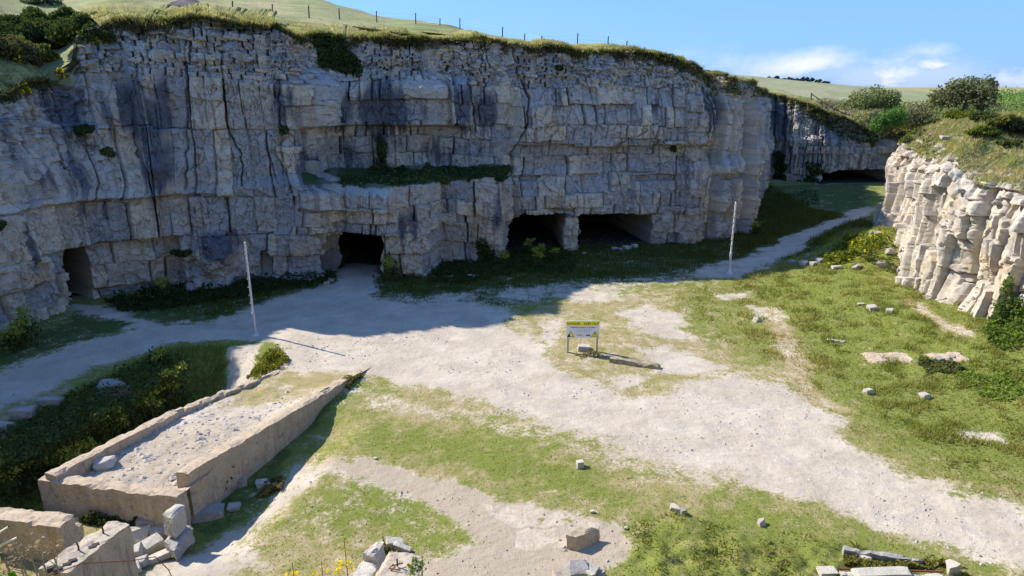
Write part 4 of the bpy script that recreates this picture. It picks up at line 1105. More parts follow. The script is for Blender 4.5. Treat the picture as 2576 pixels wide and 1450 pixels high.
# bluff grass
n = 90000
i_ = r.integers(0, N2, n); k_ = r.integers(0, np.searchsorted(e2, 13), n)
Pb = TV2.reshape(N2, len(e2), 3)[i_, k_] + np.stack([r.normal(size=n) * 0.08, r.normal(size=n) * 0.08, 0 * i_ - 0.02], -1)
cn = fbm(Pb[:, 0] / 1.4, Pb[:, 1] / 1.4, 192, 4); cg = fbm(Pb[:, 0] / 0.5, Pb[:, 1] / 0.5, 194, 4)
ok_ = ~((cg > 0.2) & (e2[k_] < 4)); Pb, cn = Pb[ok_], cn[ok_]
t_ = np.clip(0.45 - 0.8 * cn + r.normal(size=len(Pb)) * 0.2, 0, 1)[:, None]
colr = (np.array([0.44, 0.36, 0.18]) * (1 - t_) + np.array([0.18, 0.22, 0.05]) * t_) * r.uniform(0.8, 1.25, len(Pb))[:, None]
Vt, q_, cc = blades(Pb, 0.2 * r.uniform(0.5, 1.5, len(Pb)), colr, r, 0.045, 0.5)
tag(link('grass', raw_mesh('grass', Vt, q_, M['blade'], {'Col': cc})), 'tussocky grass on the sunlit bluff', 'grass', kind='stuff')

# daisies
r = np.random.default_rng(34); n = 2600
dx_ = r.uniform(-12, 12, n); dy_ = 14.5 + 14 * r.random(n)
ok_ = (g_at(gr, dx_, dy_) > 0.6) & (fbm(dx_ / 1.2, dy_ / 1.2, 229, 3) > 0.12); dx_, dy_ = dx_[ok_], dy_[ok_]; n = len(dx_)
Pd = np.stack([dx_, dy_, floor_z(dx_, dy_) + 0.05], -1); sq4 = np.array([[-1, -1, 0], [1, -1, 0], [1, 1, 0], [-1, 1, 0]]) * 0.5
vd = Pd[:, None] + sq4[None] * r.uniform(0.012, 0.028, n)[:, None, None]
tag(link('daisies', raw_mesh('daisies', vd.reshape(-1, 3), np.arange(4 * n).reshape(n, 4), M['leaf'], {'Col': np.full((4 * n, 3), 0.7)})), 'tiny white daisies dotted through the short turf', 'daisies', kind='stuff')

# loose chips on the bare limestone
r = np.random.default_rng(35)
n = 120000
sx_ = r.uniform(-26, 26, n); sy_ = 14 + 46 * r.random(n) ** 1.4
sg_ = g_at(gr, sx_, sy_); cn = fbm(sx_ / 2.2, sy_ / 2.2, 231, 4)
ok_ = r.random(n) < np.clip(0.75 - sg_ * 0.95, 0.015, 1) * np.maximum(sst(-0.25, 0.45, cn) * 0.62, 0.22 * (g_at(dirt, sx_, sy_) > 0.5))
sx_, sy_ = sx_[ok_], sy_[ok_]; n = len(sx_)
oc = np.array([[1, 0, 0], [0, 1, 0], [-1, 0, 0], [0, -1, 0], [0, 0, 0.75], [0, 0, -0.5]], float)
of = np.array([[0, 1, 4], [1, 2, 4], [2, 3, 4], [3, 0, 4], [1, 0, 5], [2, 1, 5], [3, 2, 5], [0, 3, 5]])
sz_ = 0.014 + 0.045 * r.random(n) ** 5
sv = oc[None] * (sz_[:, None] * r.uniform(0.6, 1.5, (n, 6)))[..., None]
a_ = r.uniform(0, 6.28, n); sv = np.stack([sv[..., 0] * np.cos(a_)[:, None] - sv[..., 1] * np.sin(a_)[:, None], sv[..., 0] * np.sin(a_)[:, None] + sv[..., 1] * np.cos(a_)[:, None], sv[..., 2]], -1)
sv += np.stack([sx_, sy_, floor_z(sx_, sy_) + 0.004], -1)[:, None]
CHIP = (oc, of)
sq = (of[None] + (np.arange(n) * 6)[:, None, None]).reshape(-1, 3)
tag(link('gravel', raw_mesh('gravel', sv.reshape(-1, 3), sq, M['chip'])), 'loose limestone chips strewn over the bare yard', 'gravel', kind='stuff')

# ------------------------------------------------------------------ the walled ramp
root = empty('concrete_ramp', tuple(gz(430, 1250)[:2]) + (0,)); tag(root, 'long concrete walled loading ramp filled with gravel, sloping up to the front', 'ramp')
ox_ = -np.array(root.location)
RF, RN = gz(908, 940, 0.05), gz(472, 1191, 1.3)
LF, LM, LN = gz(700, 931, 0.1), gz(425, 1034, 0.75), gz(112, 1190, 1.25)
b = Bag(); wall_box(b, RN, RF, 0.42, -0.5, 1.30, 0.12, side=1, seed=3, amp=0.018, chip=0.05); b.v = [v_ + ox_ for v_ in b.v]; b.build('side_wall', M['concrete'], root)
b = Bag(); wall_box(b, LN, LM, 0.36, -2.2, 1.25, 0.75, side=-1, seed=5, amp=0.018, chip=0.05); wall_box(b, LM, LF, 0.30, -2.2, 0.75, 0.12, side=-1, seed=7, amp=0.04, chip=0.12); b.v = [v_ + ox_ for v_ in b.v]; b.build('side_wall', M['concrete'], root)
EN = [gz(95, 1209, 1.02), gz(443, 1250, 1.02)]
b = Bag(); wall_box(b, EN[0], EN[1], 0.45, -0.5, 1.04, 1.0, side=1, seed=9, amp=0.025, chip=0.06); b.v = [v_ + ox_ for v_ in b.v]; b.build('end_wall', M['concrete'], root)
# fill
nu, nv = 70, 220
U_, V_ = np.meshgrid(np.linspace(0, 1, nu), np.linspace(0, 1, nv), indexing='ij')
lp = np.array([LN, LM, LF, gz(760, 905, 0)]); rp = np.array([EN[1], RN * 0.5 + RF * 0.5 + [-0.36, 0.16, 0], RF, gz(960, 905, 0)]); kn = [0, 0.5, 0.9, 1.0]
fl_ = np.stack([np.interp(V_, kn, lp[:, k]) * (1 - U_) + np.interp(V_, kn, rp[:, k]) * U_ for k in (0, 1)], -1)
fz_ = np.interp(V_, [0, 0.25, 0.5, 0.9, 1], [0.72, 0.66, 0.46, 0.07, -0.06]) + 0.10 * fbm(fl_[..., 0] / 0.9, fl_[..., 1] / 0.9, 241, 4) * sst(1.0, 0.7, V_) + 0.05 * np.abs(fbm(fl_[..., 0] / 0.2, fl_[..., 1] / 0.2, 243, 3)) * sst(0.95, 0.6, V_) + 0.16 * sst(0.8, 1, U_) * sst(0.95, 0.6, V_)
fv = np.concatenate([fl_, fz_[..., None]], -1).reshape(-1, 3)
me = raw_mesh('gravel_fill', fv + ox_, grid_faces(nu, nv, True)[:, ::-1], M['ground'], {'grass': (0.0 + 0.95 * sst(0.50, 0.66, V_) * sst(0.10, 0.4, V_) * sst(0.98, 0.85, V_) * (0.75 + 0.5 * fbm(fl_[..., 0] / 1.1, fl_[..., 1] / 1.1, 244, 3)) + 0.75 * sst(0.08, 0.02, U_) * sst(0.05, 0.15, V_)).ravel(), 'lush': np.full(nu * nv, 0.30), 'dirt': (0.6 * sst(0.7, 0.3, V_)).ravel(), 'slab': np.zeros(nu * nv)}, True)
link('gravel_fill', me, root)


r = np.random.default_rng(36); n = 1500
k_ = r.integers(0, nu * nv, n); k_ = k_[(V_.ravel()[k_] < 0.75 * r.random(n) ** 0.4) & (U_.ravel()[k_] < 0.93)]; n = len(k_)
sz_ = 0.025 + 0.10 * r.random(n) ** 3
sv = CHIP[0][None] * (sz_[:, None] * r.uniform(0.5, 1.5, (n, 6)))[..., None] * np.array([1.2, 0.9, 0.6]) + fv[k_][:, None] + r.normal(size=(n, 1, 3)) * [0.05, 0.05, 0.003]
tag(link('gravel', raw_mesh('gravel', sv.reshape(-1, 3), (CHIP[1][None] + (np.arange(n) * 6)[:, None, None]).reshape(-1, 3), M['chip'])), 'broken stone lying on the fill of the walled ramp', 'gravel', kind='stuff')


def on_fill(px, py):
    z = 0.5
    for _ in range(8):
        p = gz(px, py, z); k = np.argmin((fv[:, 0] - p[0]) ** 2 + (fv[:, 1] - p[1]) ** 2); z = fv[k, 2]
    return p


# ------------------------------------------------------------------ ruined walls in the foreground
def masonry(name, label, cat, pieces, mat, base, group=None, parts=()):
    b_ = Bag()
    for cs, kw in pieces: rough_box(b_, np.array(cs) - np.array(base), **kw)
    return tag(b_.build(name, M[mat], None, False, tuple(base)), label, cat, group)


def slab_from(pxs, zt_, z0, drop=None):
    t4 = [gz(x, y, zt_ if np.isscalar(zt_) else zt_[k]) for k, (x, y) in enumerate(pxs)]
    return [(p[0], p[1], z0) for p in t4] + [tuple(p) for p in t4]


# order of corners: front-left, front-right, back-right, back-left
cs = slab_from([(-60, 1297), (150, 1328), (186, 1290), (-60, 1270)], 1.15, -0.3)
masonry('wall_stub', 'broken concrete wall running out of the left edge below the ramp', 'wall', [(cs, dict(seed=11, amp=0.025, chip=0.08)),
        (slab_from([(152, 1345), (168, 1348), (206, 1318), (188, 1298)], 0.75, -0.3), dict(seed=12, amp=0.05, chip=0.12))], 'concrete', (-14, 17.6, 0))
cs = slab_from([(95, 1428), (168, 1440), (326, 1319), (272, 1312)], 1.95, 0.0)
base = np.array([-10.5, 14.6, 0.0])
wroot = empty('hollow_block_wall', tuple(base)); tag(wroot, 'leaning block wall with hollow bricks and rusty bolts in its ochre top', 'wall')
b = Bag(); rough_box(b, np.array(cs) - base, res=0.07, seed=13, amp=0.03, chip=0.09); b.build('wall_body', M['lichened'], wroot)
b = Bag()
for (x, y) in ((128, 1428), (146, 1431), (168, 1419), (182, 1410), (232, 1376), (240, 1370)):
    p = gz(x, y, 1.955) - base; u_ = np.array([0.86, 0.5, 0]) * 0.075; v_ = np.array([-0.5, 0.86, 0]) * 0.05
    cq = [p - u_ - v_, p + u_ - v_, p + u_ + v_, p - u_ + v_]
    rough_box(b, [c_ + [0, 0, -0.1] for c_ in cq] + [c_ + [0, 0, 0.012] for c_ in cq], res=0.05, amp=0.006, chip=0.0, seed=17)
b.build('brick_hollow', M['hole'], wroot)
for (x, y) in ((260, 1343), (198, 1385)):
    p = gz(x, y, 1.95) - base; b = Bag(); b.add(*tube([p, p + [0.01, 0, 0.1], p + [-0.02, 0.01, 0.2]], [0.02, 0.02, 0.018], 6)); b.build('bolt', M['rust'], wroot)

# square block at the ramp's corner and tumbled slabs below it
t4 = [gz(407, 1290, 0.95), gz(432, 1299, 0.95), gz(463, 1268, 1.0), gz(440, 1262, 1.0)]
cs = [(p[0] + 0.05, p[1] - 0.1, 0.35) for p in t4] + [tuple(p) for p in t4]
masonry('stone_block', 'upright squared stone block at the corner of the ramp', 'stone block', [(cs, dict(res=0.07, seed=19, amp=0.03, chip=0.05))], 'rock', (-10.3, 17.2, 0))
t4 = [gz(412, 1362, 0.22), gz(440, 1386, 0.22), gz(484, 1326, 0.34), gz(452, 1306, 0.34)]
cs = [(p[0], p[1], -0.1) for p in t4] + [tuple(p) for p in t4]
masonry('stone_slab', 'long tumbled slab with dark scribbled paint beside the ramp corner', 'slab', [(cs, dict(res=0.08, seed=21, amp=0.05, chip=0.08))], 'greyrock', (-9.6, 16.6, 0))
for k, (x, y, dx, dy, dz, rz, mt, lab) in enumerate([
        (345, 1358, 0.75, 0.5, 0.35, 0.5, 'rock', 'cream broken block just behind the leaning block wall'), (372, 1385, 0.8, 0.45, 0.3, 0.9, 'rock', 'flat cream slab tilted in the rubble under the ramp'),
        (335, 1395, 0.55, 0.4, 0.3, 0.2, 'rock', 'pale lump of rubble touching the leaning block wall'), (400, 1352, 0.6, 0.4, 0.35, 0.7, 'rock', 'cream stone beneath the upright squared block'),
        (385, 1412, 1.2, 0.35, 0.18, 0.75, 'rock', 'long thin slab at the foot of the rubble heap'), (345, 1425, 0.6, 0.4, 0.22, 0.3, 'greyrock', 'low grey stone in front of the rubble heap'),
        (372, 1330, 0.62, 0.45, 0.42, 0.2, 'greyrock', 'dark grey boulder against the shaded end of the ramp'), (430, 1330, 0.5, 0.4, 0.35, 1.0, 'rock', 'small cream stone wedged under the squared block'),
        (330, 1440, 0.5, 0.35, 0.2, 0.5, 'rock', 'pale stone half buried in shade at the bottom edge')]):
    wedge_rock('rubble_stone', at(x, y), (dx, dy, dz), 300 + k, rz, (0.2 * math.sin(k), 0.2 * math.cos(k * 2)), mt, lab, 'stone', 'rubble below the ramp', box=0.75)

# gatepost block and wall strip at the bottom centre
ZB = 1.15
cs = slab_from([(930, 1475), (1060, 1490), (1062, 1395), (978, 1382)], ZB, -0.1)
base = np.array([-2.9, 15.0, 0.0]); proot = empty('concrete_pier', tuple(base)); tag(proot, 'square concrete pier top with rusty fixing and ivy at the bottom edge', 'pier')
b = Bag(); rough_box(b, np.array(cs) - base, res=0.06, seed=23, amp=0.02, chip=0.05); b.build('pier_body', M['lichened'], proot)
p = gz(1000, 1425, ZB + 0.02) - base; b = Bag()
b.add(*tube([p, p + [0, 0, 0.2]], 0.02, 6)); b.add(*tube([p + [-0.12, -0.05, 0.05], p + [0.13, 0.04, 0.06]], 0.016, 5)); b.add(*tube([p + [-0.18, -0.1, 0.02], p + [0.1, -0.17, 0.02]], 0.016, 5)); b.add(*tube([p + [-0.18, -0.1, 0.02], p + [-0.1, 0.06, 0.02]], 0.014, 5)); b.build('iron_fixing', M['rust'], proot)
cs1 = slab_from([(868, 1470), (912, 1490), (962, 1395), (926, 1385)], 0.75, -0.1); cs2 = slab_from([(915, 1392), (948, 1396), (968, 1364), (946, 1356)], 0.95, -0.1)
masonry('wall_footing', 'narrow broken stone wall beside the concrete pier', 'wall', [(cs1, dict(res=0.07, seed=27, amp=0.04, chip=0.09)), (cs2, dict(res=0.07, seed=28, amp=0.05, chip=0.12))], 'rock', (-4.1, 15.6, 0))
for k, (x, y, d3, rz, lab) in enumerate([(990, 1372, (0.5, 0.25, 0.25), 0.1, 'knobbly pale stone behind the concrete pier'), (1012, 1384, (0.55, 0.2, 0.2), -0.3, 'low pale stone touching the back of the concrete pier'),
        (1445, 1462, (0.62, 0.5, 0.62), 0.3, 'jagged grey lump of masonry at the bottom edge right of the slab'), (1478, 1462, (0.55, 0.45, 0.48), 1.0, 'pale cracked stone leaning on the jagged masonry lump'), (1418, 1472, (0.7, 0.5, 0.4), 0.2, 'ochre topped stone in front of the jagged masonry lump'),
        (1500, 1458, (0.45, 0.35, 0.3), 2.0, 'small grey stone right of the jagged masonry lump')]):
    wedge_rock('masonry_stone', at(x, y), d3, 330 + k, rz, (0.1, 0.15), 'greyrock' if k in (2, 5) else 'lichened' if k == 4 else 'rock', lab, 'stone', box=0.7)

# tumbled concrete beam on the broken slab
t4 = [gz(1428, 1352, 0.42), gz(1452, 1360, 0.42), gz(1507, 1327, 0.42), gz(1480, 1316, 0.42)]
t4 = [gz(1424, 1345, 0.42), gz(1448, 1352, 0.40), gz(1508, 1326, 0.42), gz(1476, 1317, 0.44)]
cs = [(p[0] + (0.06 if k in (0, 1) else 0), p[1] - 0.06, -0.05) for k, p in enumerate(t4)] + [tuple(p) for p in t4]
masonry('concrete_beam', 'broken concrete beam lying on the cracked slab in the foreground', 'beam', [(cs, dict(res=0.06, seed=31, amp=0.03, chip=0.06))], 'concrete', (2.1, 16.7, 0))
# mossy kerb near the sign, stone under the sign
a_, e_ = at(1533, 913), at(1658, 932)
b = Bag(); wall_box(b, a_, e_, 0.36, -0.1, 0.25, 0.22, side=1, res=0.08, seed=33, amp=0.03, chip=0.1)
tag(b.build('kerb_stone', M['mossy']), 'long mossy kerb stone lying in front of the warning sign', 'kerb')
wedge_rock('flat_stone', at(1468, 880), (0.62, 0.42, 0.26), 340, 0.1, (0.0, 0.05), 'rock', 'flat pale stone lying between the legs of the warning sign', 'stone', box=0.85)
# slabs bottom right
t4 = [gz(2125, 1384, 0.2), gz(2320, 1412, 0.15), gz(2325, 1404, 0.15), gz(2122, 1373, 0.2)]
cs = [(p[0], p[1], -0.1) for p in t4] + [tuple(p) for p in t4]
masonry('stone_sill', 'long grey stone sill lying in the grass at bottom right', 'sill', [(cs, dict(res=0.08, seed=35, amp=0.035, chip=0.06))], 'greyrock', (9, 15.6, 0))
a_, e_ = gz(2112, 1433, 0.22), gz(2375, 1441, 0.2)
sroot = empty('concrete_plinth', (a_[0], a_[1], 0)); tag(sroot, 'pale concrete plinth edged with a rusty rail at bottom right', 'plinth')
b = Bag(); wall_box(b, np.zeros(3), e_ - a_, 0.16, -0.2, 0.2, 0.18, side=-1, res=0.08, seed=37, amp=0.02, chip=0.05); b.build('plinth_body', M['rock'], sroot)
b = Bag(); b.add(*tube([[0, 0.03, 0.215], list((e_ - a_)[:2] + [0, 0.03]) + [0.2]], 0.028, 6)); b.build('rail', M['rust'], sroot)
wedge_rock('end_stone', at(2388, 1440), (0.42, 0.35, 0.4), 343, 0.3, (0, 0), 'rock', 'pointed pale stone at the right end of the concrete plinth', 'stone')
for k, (x, y, d3, lab) in enumerate([(2215, 1449, (1.5, 0.35, 0.2), 'flat pale slab in front of the concrete plinth'), (2080, 1447, (0.5, 0.35, 0.2), 'small pale slab left of the concrete plinth'), (2175, 1408, (0.28, 0.2, 0.12), 'small pinkish stone in the tussocks behind the plinth')]):
    wedge_rock('flat_stone', at(x, y), d3, 346 + k, 0.05, (0, 0), 'rock', lab, 'stone', box=0.8)
# flat concrete pads in the grass on the right
for (pp, lab) in (([(2160, 888), (2190, 915), (2312, 912), (2270, 888), ], 'sandy flat concrete pad sunk in the grass'), ([(2320, 892), (2370, 912), (2452, 910), (2410, 888)], 'grey flat concrete pad crossed by stones')):
    P4 = [at(*q_) for q_ in pp]; cen = sum(P4) / 4
    o_ = [p + [0, 0, 0.05] for p in (P4[1], P4[2], P4[3], P4[0])]
    b = Bag(); rough_box(b, [p - cen + [0, 0, -0.3] for p in o_] + [p - cen for p in o_], res=0.12, seed=41, amp=0.04, chip=0.1)
    tag(b.build('concrete_pad', M['concrete'], None, False, tuple(cen)), lab, 'pad')

# ------------------------------------------------------------------ loose rocks one can count
ROCKS = [(1905, 808, .62, .42, .34, .4, 'rock', 'white boulder beside the thin trodden path in the grass'), (2193, 780, .65, .5, .42, .2, 'rock', 'larger white boulder below the sunlit bluff'), (2238, 786, .5, .42, .38, .9, 'rock', 'white boulder nearest the foot of the sunlit bluff'),
         (2165, 768, .5, .25, .16, .1, 'rock', 'flat pale stone touching the larger white boulder'), (1458, 1175, .27, .25, .27, .3, 'rock', 'cube of white stone alone on the green turf'), (1700, 1286, .36, .22, .22, -.5, 'rock', 'oblong pale stone in the turf with a crack across it'),
         (1718, 1293, .2, .2, .2, .3, 'greyrock', 'small stone touching the cracked oblong stone'), (1916, 1320, .31, .27, .25, .2, 'rock', 'rounded tan stone on the tussocky turf'), (605, 1222, .45, .3, .34, .5, 'greyrock', 'pale angular stone in the shade of the ramp wall'),
         (662, 1222, .55, .35, .22, .2, 'rock', 'flat pale stone beside the brown tussock near the ramp'), (522, 1300, .95, .6, .34, .4, 'greyrock', 'large blue grey boulder in the shadow beside the ramp corner'), (590, 1280, .4, .3, .2, .2, 'greyrock', 'small grey stone behind the large shadowed boulder'),
         (1993, 664, .7, .5, .4, .2, 'greyrock', 'grey boulder at the shadow edge below the back track'), (2020, 668, .8, .6, .5, .8, 'greyrock', 'biggest grey boulder in the cluster at the shadow edge'), (2048, 668, .7, .5, .42, .3, 'greyrock', 'grey boulder at the right of the shadowed cluster'),
         (2030, 650, .5, .4, .4, .1, 'greyrock', 'dark boulder behind the shadowed cluster'), (1978, 660, .4, .3, .25, .1, 'greyrock', 'small grey boulder at the left of the shadowed cluster'), (2062, 660, .7, .6, .5, .5, 'greyrock', 'upright grey stone where the cluster meets the ivy bank'),
         (2105, 676, .9, .5, .3, .2, 'rock', 'low pale slab at the foot of the ivy bank'), (2155, 674, 1.0, .6, .4, .6, 'greyrock', 'leaning grey slab on the bank under the bluff'), (2214, 672, .7, .55, .45, .1, 'rock', 'pale block just left of the bluff foot'), (2236, 655, .8, .55, .5, .3, 'rock', 'cream block resting against the bluff foot'), (2198, 640, .8, .5, .3, .4, 'rock', 'flat cream stone high on the ivy bank'),
         (1546, 630, .5, .4, .3, .2, 'greyrock', 'pale lump in the mouth of the widest cave'), (1560, 631, .45, .35, .25, .8, 'greyrock', 'small lump beside another in the widest cave mouth'), (1577, 627, .65, .5, .35, .5, 'rock', 'white boulder in the mouth of the widest cave'), (1597, 624, .5, .4, .4, .3, 'rock', 'upright white stone at the right of the widest cave mouth'),
         (1740, 606, .55, .45, .45, .1, 'greyrock', 'rounded boulder at the cliff foot right of the widest cave'), (822, 716, .45, .3, .25, .2, 'greyrock', 'small pale block at the cliff foot left of the narrow tall cave'), (832, 708, .35, .3, .25, .9, 'greyrock', 'smaller stone behind the pale block by the narrow tall cave'),
         (1190, 698, .7, .4, .2, .2, 'rock', 'flat white stone in dark grass below the buttress'), (1128, 698, .7, .35, .1, .1, 'rock', 'low white patch of stone left of the leafy mound'), (285, 968, 1.3, .9, .8, .3, 'greyrock', 'big mossy boulder among the flowering plants'), (60, 1050, .8, .6, .5, .2, 'greyrock', 'pale boulder below the left track'), (10, 1085, .75, .6, .6, .6, 'greyrock', 'boulder cut by the left edge of the picture'),
         (125, 1020, .9, .5, .35, .3, 'greyrock', 'grey ledge of rock at the edge of the left track'), (265, 1172, .65, .5, .25, .3, 'gravel', 'broad stone set in the gravel of the ramp'), (2183, 990, .45, .4, .28, .2, 'rock', 'pale boulder in rough grass in front of the concrete pads'), (2365, 905, .5, .4, .2, .2, 'greyrock', 'grey stone lying on the grey pad'), (2395, 900, .4, .35, .18, .8, 'greyrock', 'smaller grey stone lying on the grey pad'),
         (2325, 1000, .55, .4, .3, .3, 'rock', 'cream stone by the yellow flowers on the right'), (2100, 860, 1.2, .25, .15, -.6, 'rock', 'long pale strip of stone lying in the green slope'), (1575, 1330, .1, .1, .08, 0, 'rock', 'tiny white stone right of the fallen beam'), (1470, 640, .3, .3, .2, 0, 'greyrock', 'grey lump beside the pillar between the caves'),
         (1870, 752, .35, .25, .12, 0, 'rock', 'small flat white stone in the green turf near the tall shadow'), (945, 1155, .14, .11, .08, 0, 'rock', 'small white pebble on the green turf triangle'), (1490, 1290, .13, .1, .1, 0, 'rock', 'small white stone on the rim of the broken slab')]
for k, (x, y, dx, dy, dz, rz, mt, lab) in enumerate(ROCKS):
    p = on_fill(x, y) if lab.endswith('of the ramp') else at(x, y)
    if x > 1850 and y > 640: dx, dy, dz = dx * 0.8, dy * 0.8, dz * 0.75
    wedge_rock('boulder' if dx > 0.35 else 'stone', p, (dx, dy, dz), 400 + k, rz, (0.08 * math.sin(3 * k), 0.08 * math.cos(5 * k)), mt, lab, 'boulder' if dx > 0.35 else 'stone', box=0.6)
for k, (x, y, dx, dz, lab) in enumerate([(780, 428, 1.5, 1.7, 'tall weathered boulder standing on the ledge end'), (812, 440, 1.1, 1.0, 'middle weathered boulder on the ledge end'), (830, 448, 0.9, 1.1, 'upright pale boulder nearest the grassy ledge')]):
    p = on_rock(x, y); wedge_rock('ledge_boulder', p + [0, 0.4, -0.7], (dx, 1.2, dz), 480 + k, 0.4 * k, (0.1, 0), 'greyrock', lab, 'boulder', box=0.7)
for k, (x, y, d3, lab) in enumerate([(2372, 345, (.55, .45, .25), 'larger pale stone on the bluff top'), (2352, 375, (.4, .3, .2), 'small flat pale stone at the lip of the bluff')]):
    wedge_rock('boulder', on_rock(x, y, 6, KT), d3, 490 + k, k, (0.1, 0.1), 'rock', lab, 'boulder', box=0.7)

# ------------------------------------------------------------------ warning sign
LB, RB = at(1428, 888), at(1501, 886)
cen = (LB + RB) / 2; ang = math.atan2(RB[1] - LB[1], RB[0] - LB[0])
sg0 = empty('warning_sign', tuple(cen), ang); tag(sg0, 'white and yellow danger sign board on two timber posts', 'sign')
hw = np.linalg.norm(RB - LB) / 2
def boxm(name, x0, x1, y0, y1, z0, z1, mat, parent):
    bm = bmesh.new(); bmesh.ops.create_cube(bm, size=1)
    for v in bm.verts: v.co = Vector((x0 + (v.co.x + .5) * (x1 - x0), y0 + (v.co.y + .5) * (y1 - y0), z0 + (v.co.z + .5) * (z1 - z0)))
    return link(name, bm_mesh(name, bm, M[mat]), parent)
for s_ in (-1, 1): boxm('post', s_ * hw - 0.05, s_ * hw + 0.05, 0.0, 0.10, -0.3, 1.50, 'wood', sg0)
pz0, pz1 = 0.74, 1.56; pw = hw + 0.08
pan = boxm('panel', -pw, pw, -0.025, -0.003, pz0, pz1, 'white', sg0)
def plate(name, x0, x1, z0, z1, mat, y=-0.030): return boxm(name, x0, x1, y, -0.026, z0, z1, mat, pan)
plate('header_band', -pw + 0.03, pw - 0.03, pz1 - 0.25, pz1 - 0.03, 'yellow')
def text(body, size, x, z, mat, y=-0.0335, sx=1.0):
    cu = bpy.data.curves.new('lettering', 'FONT'); cu.body = body; cu.size = size; cu.align_x = 'CENTER'; cu.align_y = 'CENTER'; cu.extrude = 0.001; cu.offset = size * 0.016; cu.space_character = 1.06
    tmp = bpy.data.objects.new('lettering', cu); COL.objects.link(tmp)
    me_ = bpy.data.meshes.new_from_object(tmp.evaluated_get(bpy.context.evaluated_depsgraph_get()))
    bpy.data.objects.remove(tmp); bpy.data.curves.remove(cu)
    me_.materials.clear(); me_.materials.append(M[mat]); me_.name = 'lettering'
    o = link('lettering', me_, pan); o.location = (x, y, z); o.rotation_euler = (math.pi / 2, 0, 0); o.scale = (sx, 1, 1); return o
bpy.context.view_layer.update()
text('DANGER - KEEP OUT', 0.152, 0, pz1 - 0.14, 'black', sx=1.0)
text('WINSPIT QUARRY IS CLOSED', 0.082, 0, pz1 - 0.325, 'navy')
rr_ = random.Random(4)
b = Bag()
for row, half in enumerate((0.44, 0.36, 0.32)):
    x = -half; z = pz1 - 0.44 - 0.055 * row
    while x < half:
        l_ = rr_.uniform(0.03, 0.09); b.add([[x, -0.0275, z], [x + l_, -0.0275, z], [x + l_, -0.0275, z + 0.014], [x, -0.0275, z + 0.014]], [[0, 1, 2, 3]]); x += l_ + 0.018
b.build('small_print', mat_plain('sign_grey', (0.22, 0.23, 0.3)), pan)
text('BMC', 0.075, -0.12, pz0 + 0.12, 'red', sx=1.2)
b = Bag(); b.add([[-0.30, -0.0275, pz0 + 0.125], [-0.245, -0.0275, pz0 + 0.10], [-0.235, -0.0275, pz0 + 0.155], [-0.30, -0.0275, pz0 + 0.15]], [[0, 1, 2, 3]]); b.build('red_mark', M['red'], pan)
plate('blue_mark', 0.15, 0.34, pz0 + 0.09, pz0 + 0.15, 'navy')
b = Bag()
for i in range(3):
    for j in range(3):
        if (i + j) % 2 == 0: x, z = 0.01 + i * 0.026, pz0 + 0.10 + j * 0.026; b.add([[x, -0.0275, z], [x + .02, -0.0275, z], [x + .02, -0.0275, z + .02], [x, -0.0275, z + .02]], [[0, 1, 2, 3]])
b.build('green_mark', mat_plain('sign_green', (0.06, 0.22, 0.16)), pan)
for s_ in (-1, 1):
    x0 = s_ * 0.56; h_ = 0.30; w_ = 0.17; z0 = pz0 + 0.03
    def tri(k, mat, y):
        b_ = Bag(); cz = z0 + h_ * 0.36
        pt_ = [(x0 - w_, z0), (x0 + w_, z0), (x0, z0 + h_)]
        pt_ = [(x0 + (a - x0) * k, cz + (c_ - cz) * k) for a, c_ in pt_]
        Vq = [[a, y, c_] for a, c_ in pt_] + [[a, y + 0.004, c_] for a, c_ in pt_]
        b_.add(Vq, np.array([[0, 1, 2]])); return b_
    wt = tri(1.0, 'black', -0.0275).build('warning_triangle', M['black'], pan)
    tri(0.78, 'yellow', -0.0290).build('triangle_field', M['yellow'], wt)
    b = Bag()
    if s_ > 0:
        b.add([[x0 - .012, -.0305, z0 + .105], [x0 + .012, -.0305, z0 + .105], [x0 + .024, -.0305, z0 + .21], [x0 - .024, -.0305, z0 + .21]], [[0, 1, 2, 3]])
        b.add([[x0 - .018, -.0305, z0 + .05], [x0 + .018, -.0305, z0 + .05], [x0 + .018, -.0305, z0 + .085], [x0 - .018, -.0305, z0 + .085]], [[0, 1, 2, 3]])
    else:
        b.add([[x0 - .17, -.0305, z0], [x0 - .01, -.0305, z0], [x0 - .02, -.0305, z0 + .08], [x0 - .06, -.0305, z0 + .17]], [[0, 1, 2, 3]])
    b.build('black_symbol', M['black'], wt)

# ------------------------------------------------------------------ steel posts
def steel_post(label, base, top, mt, r0, r1, hs, foot):
    root_ = empty('steel_post', tuple(base)); tag(root_, label, 'post')
    d = np.array(top) - np.array(base); Ht = d[2]; L_ = lambda z: d * (z / Ht)
    b_ = Bag(); b_.add(*tube([L_(-0.3), L_(hs), L_(hs + 0.03), L_(hs + 0.031)], [r0, r0, r0 * 0.9, r1], 12)); b_.build('sleeve', M['steel'], root_, True)
    b_ = Bag(); b_.add(*tube([L_(hs), L_(Ht * 0.99), L_(Ht), L_(Ht) + [0, 0, .001]], [r1, r1 * 0.92, r1 * 0.9, 0.001], 12)); b_.build('tube', M[mt], root_, True)
    b_ = Bag(); b_.add(*tube([L_(-0.05), L_(0.03), L_(foot), L_(foot * 2.4)], [r0 * 3.4, r0 * 3.0, r0 * 1.7, r0], 12)); b_.build('foot', M['steel'], root_, True)
    for k in range(7):
        z = hs + 0.5 + k * (Ht - hs - 0.7) / 7; p_ = L_(z); b_ = Bag(); b_.add(*tube([p_ + [-r1 * 1.7, 0, -0.03], p_ + [-r1 * 1.7, 0, 0.03]], r1 * 0.55, 6)); b_.build('bracket', M['steel'], root_)
